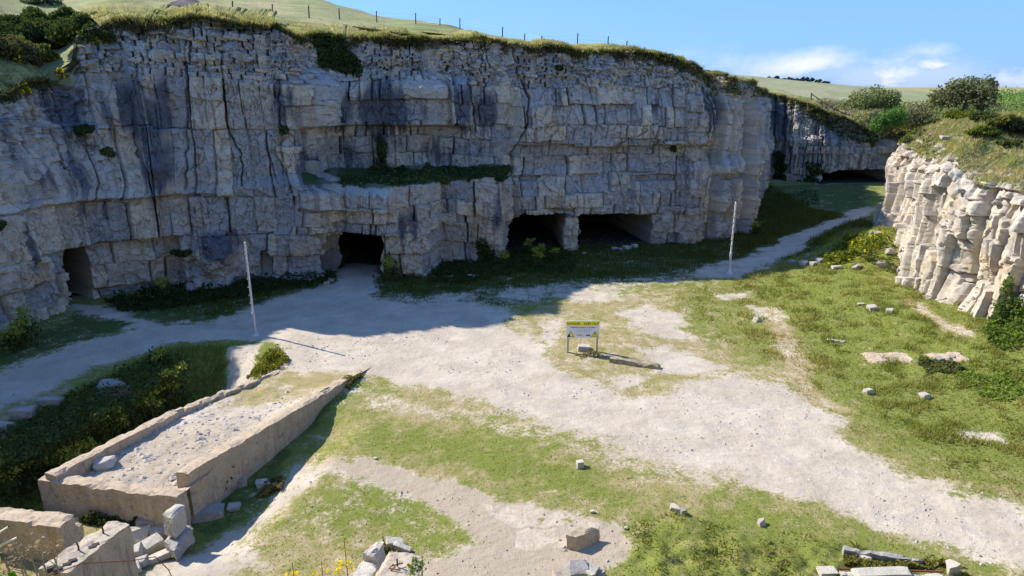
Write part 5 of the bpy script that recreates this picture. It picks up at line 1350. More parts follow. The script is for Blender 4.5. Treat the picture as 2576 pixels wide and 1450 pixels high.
pb = at(643, 843); steel_post('tall thin pale post standing on the shaded gravel at left', pb, (pb[0] - 0.02, pb[1], 4.75), 'paleteel', 0.075, 0.052, 1.15, 0.06)
pb = at(1834, 688); steel_post('tall steel post with a flared foot near the back track', pb, (pb[0] + 0.02, pb[1], 4.75), 'paleteel', 0.085, 0.055, 1.4, 0.22)

# ------------------------------------------------------------------ fences and the shelter on the hill
FP = [(587, 14, 36), (687, 18, 44), (778, 22, 48), (854, 28, 49), (948, 35, 59), (1046, 40, 63), (1107, 53, 67), (1157, 45, 66), (1264, 52, 71), (1320, 63, 77), (1363, 60, 79), (1453, 67, 94), (1530, 75, 98), (1577, 88, 106), (1622, 100, 112)]
froot = None; tops = []
for (x, yt, yb) in FP:
    p = on_hill(x, yb - 2, 42, 90)
    if froot is None: froot = empty('wire_fence', tuple(p)); tag(froot, 'line of thin fence posts with wire along the hill above the quarry', 'fence')
    zc = p[1] * CP - (p[2] - H) * SP; hgt = (yb - yt) / F * zc + 0.1
    o0 = p - np.array(froot.location); b = Bag(); b.add(*tube([o0 + [0, 0, -0.3], o0 + [0, 0, hgt * 0.6], o0 + [0.02, 0, hgt]], [0.055, 0.05, 0.048], 6)); b.build('post', M['darkwood'], froot); tops.append((o0, hgt))
b = Bag()
for fr in (0.5, 0.85): b.add(*tube([o0 + [0, 0, min(h_, 1.1) * fr] for o0, h_ in tops], 0.006, 3))
b.build('wire', M['steel'], froot)
RP = [(2040, 250), (2098, 283), (2160, 306), (2222, 327)]
froot = None; tops = []
for (x, y) in RP:
    p = on_hill(x, y, 84, 130)
    if p is None: continue
    if froot is None: froot = empty('rail_fence', tuple(p)); tag(froot, 'dark handrail fence running down the brow of the far quarry face', 'fence')
    o0 = p - np.array(froot.location); b = Bag(); b.add(*tube([o0 + [0, 0, -0.3], o0 + [0, 0, 1.3]], 0.08, 6)); b.build('post', M['darkwood'], froot); tops.append(o0)
b = Bag(); b.add(*tube([o0 + [0, 0, 1.15] for o0 in tops], 0.06, 5)); b.add(*tube([o0 + [0, 0, 0.6] for o0 in tops], 0.03, 5)); b.build('rail', M['darkwood'], froot)

p = on_hill(468, 27, 40, 110); zc = p[1] * CP - (p[2] - H) * SP; k_ = zc / F
hroot = empty('stone_shelter', tuple(p)); tag(hroot, 'low dark stone shelter roof showing above the brow at top left', 'shelter')
hl, hr_ = 42 * k_, 36 * k_
b = Bag(); rough_box(b, [(-hl, 0, -0.6), (hr_, 0, -0.6), (hr_, 2.2, -0.6), (-hl, 2.2, -0.6), (-hl, 0, 0.30), (hr_, 0, 0.05), (hr_, 2.2, 0.05), (-hl, 2.2, 0.3)], res=0.2, seed=51, amp=0.03); b.build('wall', M['roofstone'], hroot)
b = Bag(); rough_box(b, [(-hl - .1, -0.15, 0.32), (hr_ + .1, -0.15, 0.08), (hr_ + .1, 2.35, 0.08), (-hl - .1, 2.35, 0.32), (-hl * 0.45, 0.75, 0.80), (hr_ * 0.2, 0.75, 0.78), (hr_ * 0.2, 1.4, 0.78), (-hl * 0.45, 1.4, 0.80)], res=0.15, seed=52, amp=0.04); b.build('roof', M['roofstone'], hroot)

# ------------------------------------------------------------------ plants
DK, MD, LT, YG, BR = (0.04, 0.062, 0.02), (0.08, 0.112, 0.034), (0.12, 0.155, 0.05), (0.19, 0.205, 0.03), (0.14, 0.12, 0.06)
YEL = (0.75, 0.58, 0.01)
TL = [(25, 120, 1.5, 1.0, DK, MD, 'dark bush at the far left under the hill'), (70, 125, 1.3, 1.1, DK, MD, 'dark bush second from the left in the hillside thicket'), (110, 122, 1.4, 1.1, DK, MD, 'dark bush in the middle of the hillside thicket'), (150, 115, 1.4, 1.2, DK, MD, 'tallest dark bush in the hillside thicket'), (190, 112, 1.4, 1.2, DK, MD, 'broad dark bush with lit top beside the headland'), (225, 95, 1.1, 0.9, DK, LT, 'dark rounded bush just left of the headland rock'),
      (265, 70, 1.0, 0.7, DK, LT, 'small rounded bush behind the headland top'), (245, 120, 1.0, 0.8, DK, MD, 'bush tucked behind the headland rocks'), (90, 70, 1.5, 0.9, DK, MD, 'dark bush at the back of the thicket'), (170, 60, 1.4, 0.8, DK, (0.09, 0.12, 0.04), 'lit topped bush at the back of the thicket'), (30, 80, 1.5, 0.8, DK, MD, 'back bush at the left edge of the thicket'),
      (45, 158, 1.3, 1.15, BR, LT, 'twiggy brown bush below the dark thicket'), (105, 160, 1.1, 0.9, MD, LT, 'pale green bush at the right of the twiggy one'), (75, 165, 1.0, 0.8, (0.10, 0.08, 0.06), LT, 'low bramble between the twiggy and pale bushes'), (8, 165, 1.3, 1.2, BR, MD, 'brownish bush with yellow blossom at the left edge'), (-60, 165, 1.6, 1.6, BR, MD, 'unseen bush added past the left edge for its shadow'), (-150, 170, 1.8, 1.8, DK, MD, 'second unseen bush added further left for its shadow'), (110, 14, 1.4, 0.5, (0.10, 0.13, 0.09), (0.18, 0.22, 0.13), 'hazy bush on the open hill at top left')]  # the two past the left edge are unseen, added to lengthen the shadow
for k, (x, y, rw, rh, ca, cb, lab) in enumerate(TL):
    p = on_hill(x, y, 34, 110)
    shrub('hill_bush', lab, 'bush', tuple(p), (rw, rw * 0.8, rh), 2600, 0.12, ca, cb, 'bushes on the hillside', (0.06, YEL) if 'yellow' in lab or 'pale' in lab else None, 600 + k)
for k, (x, y, lab) in enumerate([(70, 232, 'clump of yellow flowers on the left ledge'), (100, 150, 'yellow blossom among the pale bushes at left'), (245, 130, 'little yellow flowers under the headland rock'), (160, 200, 'small yellow clump on the ledge rim')]):
    p = on_hill(x, y, 34, 80) if y < 170 else on_rock(x, y)
    shrub('flower_clump', lab, 'flowers', tuple(p), (0.4, 0.4, 0.4), 260, 0.09, MD, LT, 'yellow flowers on the left ledge', (0.5, YEL), 630 + k)

mp_ = on_rock(165, 205); th_, ph_ = np.meshgrid(np.linspace(0, 2 * math.pi, 49), np.linspace(0, math.pi / 2, 17), indexing='ij')
md_ = np.stack([np.cos(th_) * np.sin(ph_) * 2.6, np.sin(th_) * np.sin(ph_) * 2.2, np.cos(ph_) * 1.3], -1); md_ *= (1 + 0.18 * fbm(md_[..., 0] / 0.8 + 3, md_[..., 1] / 0.8, 249, 3))[..., None]
mb_ = link('earth_bank', raw_mesh('earth_bank', md_.reshape(-1, 3), grid_faces(49, 17), M['hill'], {'Col': np.tile([0.24, 0.22, 0.10], (49 * 17, 1)) * (1 + 0.3 * fbm(md_[..., 0] / 0.4, md_[..., 1] / 0.4, 250, 3)).reshape(-1, 1)}), None, tuple(mp_ + [-0.2, 2.0, -0.35]))
tag(mb_, 'grassy bank where the left ledge meets the headland rock', 'bank', kind='structure')
CS = [(278, 385, .45, .5, MD, LT, 'small round bush growing from the left cliff'), (215, 330, .7, .45, DK, MD, 'dark leafy patch under the left ledge'), (12, 570, .4, .35, DK, LT, 'tuft of leaves at the left edge of the cliff'), (965, 395, .55, 1.7, DK, LT, 'tall narrow bush climbing the wall above the grassy ledge'), (960, 418, 1.0, .8, BR, MD, 'brownish bush at the foot of the tall narrow one'),
      (1077, 420, .5, .55, DK, MD, 'dark round bush against the back of the ledge'), (1005, 430, .7, .6, DK, MD, 'dark bush in the middle of the grassy ledge'), (1042, 452, 1.0, .5, MD, LT, 'bright low bush on the front of the ledge'), (1110, 447, .9, .45, MD, LT, 'right hand low bush on the front of the ledge'), (1690, 380, .3, .4, DK, MD, 'small dark shrub high on the wall right of the caves'),
      (720, 330, .4, .5, DK, LT, 'leafy tuft on the cliff where the two faces meet'), (1410, 175, .35, .3, DK, MD, 'small dark shrub near the top of the middle face'), (1262, 445, .6, .4, DK, MD, 'dark tuft at the right end of the grassy ledge'), (455, 630, .7, .35, DK, MD, 'leafy shelf above the left undercut')]
for k, (x, y, rw, rh, ca, cb, lab) in enumerate(CS):
    shrub('cliff_bush', lab, 'bush', tuple(on_rock(x, y) + [0, -0.1, -rh * 0.6]), (rw, rw * 0.7, rh), int(500 + 900 * rw * rh), 0.12, ca, cb, 'bushes growing on the cliff', None, 650 + k)


def creeper(name, label, cat, poly, n, size, ca, cb, arrays, out=0.15, seed=1, third=None, group=None, thick=0.25):
    P_, D_, V_ = arrays; r_ = np.random.default_rng(seed)
    pl = np.array(poly, float); lo, hi = pl.min(0), pl.max(0)
    i = np.nonzero((P_[0] > lo[0]) & (P_[0] < hi[0]) & (P_[1] > lo[1]) & (P_[1] < hi[1]) & (V_[:, 1] > 8))[0]
    d_ = inpoly(P_[0][i] + 9 * vn(P_[0][i] / 14, P_[1][i] / 14, seed), P_[1][i] + 9 * vn(P_[0][i] / 14, P_[1][i] / 14, seed + 1), poly); i = i[d_ > 0]
    i = i[D_[i] < np.median(D_[i]) + 6]
    k = r_.choice(i, n); p = V_[k].copy(); to = np.array([0, 0, H]) - p; to /= np.linalg.norm(to, axis=1)[:, None]
    cl_ = sst(-0.4, 0.5, fbm(p[:, 0] / 0.6 + p[:, 1] / 0.9, p[:, 2] / 0.6, seed + 4, 3))
    p += to * (out * r_.random(n) + thick * cl_ * r_.random(n))[:, None] + r_.normal(size=(n, 3)) * 0.06
    base_ = p[np.argmin(p[:, 2])].copy()
    b_ = Bag(); b_.add(*leaves(p - base_, size, ca, cb, r_, to * 0.8 + [0, 0, 0.4], 1.4, third))
    return tag(b_.build(name, M['leaf'], None, False, tuple(base_)), label, cat, group)
KM = (KP, KD, V)
creeper('ledge_grass', 'dark grass and plants covering the ledge half way up the cliff', 'grass', [(850, 440), (900, 448), (960, 430), (1060, 425), (1290, 420), (1285, 440), (1130, 452), (1000, 462), (870, 466)], 9000, 0.12, DK, (0.085, 0.105, 0.035), KM, 0.25, 700, (0.1, (0.18, 0.16, 0.07)), None, 0.25)
creeper('hanging_thicket', 'dark green thicket filling the gully at the top of the cliff', 'thicket', [(765, 78), (862, 88), (880, 130), (915, 178), (905, 190), (850, 178), (800, 165), (792, 110)], 9000, 0.13, DK, MD, KM, 0.2, 701, None, None, 0.6)
creeper('brow_scrub', 'scrubby grass and plants spilling over the right hand brow', 'scrub', [(1640, 130), (1700, 145), (1800, 185), (1920, 225), (1925, 245), (1850, 235), (1790, 240), (1770, 200), (1690, 160)], 7000, 0.11, (0.06, 0.075, 0.025), (0.17, 0.175, 0.065), KM, 0.15, 703, (0.3, (0.32, 0.26, 0.13)), None, 0.3)
creeper('ivy', 'strip of ivy in the dark corner of the far quarry face', 'ivy', [(1945, 380), (1985, 385), (1970, 480), (1945, 478)], 2500, 0.14, DK, MD, KM, 0.2, 705)
creeper('brow_scrub', 'bushy growth hanging over the far quarry face', 'scrub', [(1975, 235), (2050, 265), (2130, 300), (2210, 335), (2200, 370), (2140, 350), (2040, 300), (1980, 265)], 5000, 0.14, (0.045, 0.06, 0.02), (0.13, 0.14, 0.05), KM, 0.15, 707, (0.25, (0.28, 0.23, 0.11)), None, 0.3)
creeper('ivy', 'dark plants in front of the far cave', 'ivy', [(2025, 405), (2075, 412), (2060, 468), (1965, 474), (1975, 455), (2035, 450)], 3000, 0.15, DK, MD, KM, 0.2, 709)
creeper('ivy', 'climbing plants at the foot of the buttress by the widest cave', 'ivy', [(1200, 600), (1225, 600), (1260, 660), (1210, 665)], 700, 0.12, DK, MD, KM, 0.2, 711)
creeper('ivy', 'sunlit ivy climbing the bluff at the right edge', 'ivy', [(2530, 700), (2545, 690), (2560, 780), (2600, 740), (2600, 880), (2470, 850), (2500, 800)], 3500, 0.12, (0.06, 0.10, 0.02), (0.13, 0.19, 0.04), K2, 0.25, 713, None, None, 0.5)
creeper('ivy', 'leafy fringe on the lip of the bluff', 'ivy', [(2310, 350), (2350, 330), (2345, 420), (2320, 400)], 1500, 0.11, DK, LT, KT, 0.2, 715)
creeper('bluff_scrub', 'yellow green low scrub on the left shoulder of the bluff', 'scrub', [(2225, 340), (2250, 310), (2350, 275), (2370, 290), (2310, 330), (2250, 362)], 3500, 0.12, MD, YG, KT, 0.2, 717, None, None, 0.3)


def low_cover(name, label, cat, poly, n, size, ca, cb, hgt, seed, third=None, group=None):
    r_ = np.random.default_rng(seed); pl = np.array(poly, float); P_ = []
    x = r_.uniform(pl[:, 0].min(), pl[:, 0].max(), n * 3); y = r_.uniform(pl[:, 1].min(), pl[:, 1].max(), n * 3)
    m_ = inpoly(x + 8 * vn(x / 15, y / 10, seed), y + 5 * vn(x / 15, y / 10, seed + 1), poly) > 0
    x, y = x[m_][:n], y[m_][:n]
    for a, b_ in zip(x, y):
        d = ray(a, b_); p = d * (H / -d[2]) + np.array([0, 0, H]); P_.append(p)
    P_ = np.array(P_)
    for _ in range(8):
        z = floor_z(P_[:, 0], P_[:, 1], False); d = P_ - [0, 0, H]; P_ = d * ((z - H) / d[:, 2])[:, None] + [0, 0, H]
    cl_ = sst(-0.5, 0.5, fbm(P_[:, 0] / 0.5, P_[:, 1] / 0.5, seed + 4, 3))
    P_[:, 2] += hgt * (0.15 + cl_) * r_.random(len(P_))
    base_ = P_.mean(0)
    b_ = Bag(); b_.add(*leaves(P_ - base_, size, ca, cb, r_, np.tile([0, 0, 1.0], (len(P_), 1)), 1.5, third))
    return tag(b_.build(name, M['leaf'], None, False, tuple(base_)), label, cat, group)
low_cover('ivy_bank', 'bright green ivy bank below the left end of the bluff', 'ivy', [(2070, 655), (2120, 610), (2200, 580), (2270, 560), (2275, 600), (2200, 625), (2130, 660), (2080, 675)], 6000, 0.13, (0.07, 0.11, 0.02), (0.20, 0.23, 0.035), 0.5, 721, (0.06, YEL))
low_cover('bramble', 'dark bramble mound in front of the buttress', 'bramble', [(1110, 665), (1230, 660), (1270, 640), (1410, 620), (1450, 650), (1440, 690), (1300, 690), (1180, 715), (1080, 715)], 9000, 0.10, (0.035, 0.055, 0.018), (0.085, 0.115, 0.035), 0.38, 723)
low_cover('bramble', 'dark plants along the cliff foot by the left caves', 'bramble', [(260, 760), (430, 720), (560, 720), (640, 705), (850, 690), (840, 710), (640, 745), (430, 780), (300, 785)], 5000, 0.12, DK, (0.045, 0.06, 0.022), 0.45, 725)
low_cover('bramble', 'dark undergrowth at the foot of the far quarry face', 'bramble', [(1900, 510), (1960, 485), (2050, 480), (2060, 510), (1990, 535), (1900, 560)], 2500, 0.12, DK, MD, 0.12, 727)
low_cover('bramble', 'tangle of dark plants filling the hollow left of the ramp', 'bramble', [(0, 1070), (150, 1010), (300, 935), (400, 890), (480, 900), (470, 1000), (300, 1070), (100, 1160), (0, 1200)], 5000, 0.10, (0.05, 0.07, 0.024), (0.13, 0.16, 0.05), 0.28, 729)
low_cover('weeds', 'bright weeds among stones at the right edge', 'weeds', [(2400, 930), (2576, 900), (2620, 1000), (2500, 1010), (2420, 980)], 1800, 0.09, (0.12, 0.19, 0.03), (0.23, 0.31, 0.06), 0.12, 731)
low_cover('ivy_bank', 'bright ivy spilling from the bluff foot at the right edge', 'ivy', [(2462, 850), (2500, 800), (2545, 760), (2650, 740), (2650, 870), (2520, 885)], 4000, 0.11, (0.07, 0.12, 0.02), (0.17, 0.25, 0.05), 0.8, 732)
low_cover('bramble', 'dark bramble clump beside the concrete pads', 'bramble', [(2310, 910), (2400, 905), (2430, 935), (2330, 945)], 1600, 0.09, (0.08, 0.10, 0.035), (0.16, 0.19, 0.06), 0.3, 733, (0.08, (0.2, 0.14, 0.12)))
low_cover('weeds', 'green plants along the inside of the ramp wall', 'weeds', [(230, 1170), (330, 1110), (345, 1118), (250, 1185)], 0 + 1200, 0.08, (0.04, 0.08, 0.015), (0.09, 0.14, 0.03), 1.0, 735)
low_cover('weeds', 'shadowed plants under the end of the ramp', 'weeds', [(200, 1315), (300, 1295), (410, 1320), (300, 1335)], 900, 0.08, DK, MD, 0.3, 736)
low_cover('yellow_turf', 'sunlit yellow green grass tuft where the wall meets the shadow', 'grass tuft', [(620, 955), (660, 905), (700, 885), (730, 905), (700, 930), (640, 950)], 2600, 0.07, (0.10, 0.13, 0.02), (0.26, 0.25, 0.04), 0.35, 737, (0.02, YEL))
low_cover('grass_tussock', 'brown topped tussock beside the flat stone near the ramp', 'tussock', [(635, 1255), (680, 1215), (715, 1205), (712, 1225), (670, 1255)], 1600, 0.06, (0.11, 0.11, 0.03), (0.30, 0.24, 0.10), 0.22, 739)
low_cover('grass_tussock', 'shaggy tussock at the end of the tapering wall', 'tussock', [(860, 968), (905, 938), (918, 942), (880, 985)], 900, 0.06, (0.09, 0.11, 0.02), (0.24, 0.22, 0.05), 0.4, 741)
low_cover('grass_tussock', 'grass filling the gap between pier and footing', 'tussock', [(915, 1450), (965, 1385), (985, 1400), (950, 1450)], 1400, 0.06, (0.05, 0.07, 0.02), (0.22, 0.18, 0.06), 0.7, 743)
low_cover('grass_tussock', 'tussock at the foot of the warning sign', 'tussock', [(1445, 890), (1500, 885), (1520, 900), (1460, 905)], 300, 0.06, (0.12, 0.13, 0.04), (0.28, 0.24, 0.10), 0.12, 745)
low_cover('grass_tussock', 'grass edging the grey stone sill', 'tussock', [(2120, 1395), (2330, 1415), (2420, 1425), (2300, 1435), (2130, 1425)], 2500, 0.06, (0.09, 0.11, 0.02), (0.26, 0.22, 0.07), 0.2, 747)
# leaves on the pier
p = gz(1045, 1425, 1.15); r_ = np.random.default_rng(750); q_ = r_.normal(size=(260, 3)) * [0.10, 0.2, 0.05] + [0, 0, -0.05]
b = Bag(); b.add(*leaves(q_, 0.07, (0.10, 0.17, 0.03), (0.22, 0.30, 0.06), r_, None, 1.2)); tag(b.build('ivy_sprig', M['leaf'], None, False, tuple(p)), 'bright ivy sprig on the corner of the concrete pier', 'ivy')


def umbel_plant(seed, hgt, ns, spread):
    r_ = np.random.default_rng(seed); root_ = empty('flowering_plant', (0, 0, 0)); st_ = Bag(); fl = Bag(); lf = Bag()
    for i in range(ns):
        a = r_.uniform(0, 6.28); e = np.array([math.cos(a) * spread * r_.random(), math.sin(a) * spread * r_.random(), hgt * r_.uniform(0.6, 1.05)])
        st_.add(*tube([[e[0] * .3, e[1] * .3, -0.1], [e[0] * .7, e[1] * .7, e[2] * .55], e], [0.016, 0.012, 0.008], 4))
        q = r_.normal(size=(60, 3)) * [0.12, 0.12, 0.05]; Bag().add(*leaves(e + q, 0.08, (0.24, 0.28, 0.045), (0.46, 0.47, 0.09), r_, np.tile([0, 0, 1.], (60, 1)), 1.2)).build('flower_head', M['leaf'], root_)
    q = r_.normal(size=(230, 3)) * [spread * 0.75, spread * 0.75, hgt * 0.22] + [0, 0, hgt * 0.35]; q[:, 2] = np.abs(q[:, 2])
    lf.add(*leaves(q, 0.11, (0.045, 0.065, 0.022), (0.11, 0.145, 0.045), r_, None, 1.5))
    st_.build('stem', mat_plain('green_stem', (0.10, 0.12, 0.05)), root_); lf.build('foliage', M['leaf'], root_)
    return root_
PROTO = [umbel_plant(800 + k, 0.95 + 0.15 * k, 7 + k, 0.45) for k in range(3)]
UP = [(400, 905, 'tallest yellow green plant on the rim of the hollow'), (370, 985, 'yellow green plant in the middle of the hollow'), (425, 975, 'twin headed yellow green plant right of the big mossy boulder'), (300, 1015, 'yellow green plant below the big mossy boulder'), (255, 1035, 'small flowering plant left of the boulder in the hollow'),
      (75, 1118, 'flowering plant above the left end of the ramp wall'), (150, 1110, 'broad flowering plant near the left end of the ramp wall'), (20, 1155, 'flowering plant at the left edge below the track'), (70, 855, 'yellow green plant at the foot of the left cliff'), (45, 880, 'second yellow green plant near the foot of the left cliff'), (415, 750, 'flowering plant at the cliff foot beside the left cave'),
      (1330, 640, 'tall flowering plant in the brambles before the caves'), (1365, 650, 'flowering plant in the centre of the cave brambles'), (1395, 655, 'flowering plant at the right of the cave brambles'), (1350, 672, 'front flowering plant of the cave brambles'), (1265, 668, 'little flowering plant at the buttress foot'), (985, 705, 'flowering plant at the corner of the narrow tall cave'),
      (1870, 580, 'yellowish shrubby plant at the cliff corner by the back track'), (1900, 590, 'second yellowish plant at the cliff corner by the back track'), (550, 1225, 'yellow flowered plant in the shade of the ramp wall'), (695, 1110, 'grey leaved plant against the ramp wall'), (190, 1085, 'slim flowering plant behind the ramp wall')]
for k, (x, y, lab) in enumerate(UP):
    o = PROTO[k] if k < 3 else copy_tree(PROTO[k % 3]); o.location = at(x, y); o.rotation_euler = (0, 0, k * 1.3); s_ = (0.5 if ('ramp wall' in lab and x > 500) or 'cave brambles' in lab or 'before the caves' in lab else 0.8) + 0.35 * ((k * 7) % 5) / 4; o.scale = (s_, s_, s_); o.scale = (s_ * 1.1, s_ * 1.1, s_ * 1.3); tag(o, lab, 'plant', 'yellow green flowering plants')

# near stalks on the bank below the viewpoint
def near(px, py, y): d = ray(px, py); return d * (y / d[1]) + np.array([0, 0, H])
def stalk(x, ytop, y, lab, nfl, blooms, seed):
    r_ = np.random.default_rng(seed); tip = near(x, ytop, y); gz_ = float(floor_z(tip[0], tip[1])); gz_ = min(gz_, tip[2] - 0.3)
    root_ = empty('yellow_flower', (tip[0], tip[1], gz_)); tag(root_, lab, 'flower', 'yellow flowers at the viewpoint'); h_ = tip[2] - gz_; px1 = y / F * 1.1
    b_ = Bag(); b_.add(*tube([[0, 0, -0.05], [0.004, 0, h_ * 0.6], [0, 0, h_]], [1.8 * px1, 1.5 * px1, px1], 5)); b_.build('stem', M['stem'], root_)
    b_ = Bag(); z = h_ - np.sort(r_.random(nfl)) * 75 * px1; a = r_.uniform(0, 6.28, nfl); q = np.stack([np.cos(a) * 8 * px1, np.sin(a) * 8 * px1, z], -1)
    b_.add(*leaves(q, 5.0 * px1, (0.30, 0.28, 0.03), (0.5, 0.42, 0.03), r_, None, 2.0)); b_.build('bud', M['leaf'], root_)
    for (dx, dy) in blooms:
        c_ = np.array([dx * px1, -0.01, h_ - dy * px1]); b_ = Bag(); q = c_ + r_.normal(size=(9, 3)) * 5 * px1; b_.add(*leaves(q, 7 * px1, (0.85, 0.66, 0.0), (0.95, 0.78, 0.02), r_, np.tile([0, -0.5, 0.6], (9, 1)), 1.1)); b_.build('blossom', M['leaf'], root_)
stalk(866, 1360, 2.6, 'tall bare flower stalk with yellow buds near the pier', 22, [(-20, 62), (-12, 76), (14, 64), (18, 86), (-24, 90)], 810)
stalk(735, 1416, 2.6, 'short yellow flower stalk furthest left', 14, [(-14, 34), (10, 30), (4, 38)], 811)
stalk(808, 1413, 2.6, 'middle short yellow flower stalk', 14, [(-16, 34), (12, 34)], 812)
for k, (x, y, h_, lab) in enumerate([(35, 1372, 9.8, 'tallest dry stem at bottom left'), (72, 1380, 9.6, 'forked dry stem at bottom left'), (95, 1370, 9.9, 'dry stem with seed heads beside the forked one'), (128, 1375, 10.0, 'seed headed dry stem nearest the leaning block wall'), (12, 1410, 9.5, 'short dry stem in the bottom left corner'), (52, 1405, 9.7, 'short dry stem between the taller ones')]):
    r_ = np.random.default_rng(820 + k); tip = near(x, y, h_); gz_ = float(floor_z(tip[0], tip[1])); root_ = empty('dry_stem', (tip[0], tip[1], gz_)); tag(root_, lab, 'dry plant', 'dry stems at the bottom left'); hh = tip[2] - gz_
    b_ = Bag(); b_.add(*tube([[0.1, 0, -0.1], [0.03, 0.02, hh * .5], [0, 0, hh]], [0.018, 0.015, 0.01], 5))
    for i in range(4): z = hh * r_.uniform(.5, .95); a = r_.uniform(0, 6.28); b_.add(*tube([[0.02, 0, z], [0.12 * math.cos(a), 0.12 * math.sin(a), z + 0.14]], [0.009, 0.006], 4))
    b_.build('stem', M['dry'], root_)
    b_ = Bag(); q = r_.normal(size=(26, 3)) * [0.08, 0.08, 0.07] + [0, 0, hh - 0.03]; b_.add(*leaves(q, 0.05, (0.22, 0.17, 0.12), (0.36, 0.29, 0.22), r_)); b_.build('seed_head', M['leaf'], root_)
for k, (a_, e_, lab) in enumerate([((-30, 1362), (22, 1325), 'upper bleached stick poking in at the left edge'), ((-30, 1392), (44, 1352), 'lower bleached stick poking in at the left edge')]):
    p0, p1 = near(*a_, 9.0), near(*e_, 8.6); b = Bag(); m_ = (p0 + p1) / 2 + [0.01, 0, 0.02]; b.add(*tube([p0 - p0, m_ - p0, p1 - p0], [0.025, 0.02, 0.014], 6)); tag(b.build('bare_stick', M['paleteel'], None, False, tuple(p0)), lab, 'stick', 'bleached sticks')
wp = [near(40, 1475, 11.5), near(118, 1450, 11.8), near(206, 1418, 12.2), near(329, 1411, 12.6), near(391, 1401, 12.8), near(424, 1434, 12.9), near(450, 1490, 12.9)]
b = Bag(); b.add(*tube([p - wp[0] for p in wp], 0.010, 5))
for k in range(22):
    t_ = (k + .5) / 22 * (len(wp) - 1); i = int(t_); p = wp[i] * (1 - t_ + i) + wp[i + 1] * (t_ - i) - wp[0]; b.add(*tube([p + [0, 0, -0.02], p + [0.01, 0, 0.02]], 0.007, 4))
tag(b.build('barbed_wire', M['rust'], None, False, tuple(wp[0])), 'rusty barbed wire strung across the leaning block wall', 'wire')
r_ = np.random.default_rng(840); p = near(14, 1452, 2.4); q = r_.normal(size=(14, 3)) * [0.03, 0.02, 0.012]
b = Bag(); b.add(*leaves(q, 0.04, (0.12, 0.30, 0.02), (0.20, 0.42, 0.04), r_, np.tile([0, -.3, 1.], (14, 1)), 1.5)); b.add(*tube([[0, 0, -0.45], [0, 0, 0]], 0.003, 4)[0:2], (0.1, 0.2, 0.03)); tag(b.build('leafy_sprig', M['leaf'], None, False, tuple(p)), 'bright green leaves in the bottom left corner', 'plant')

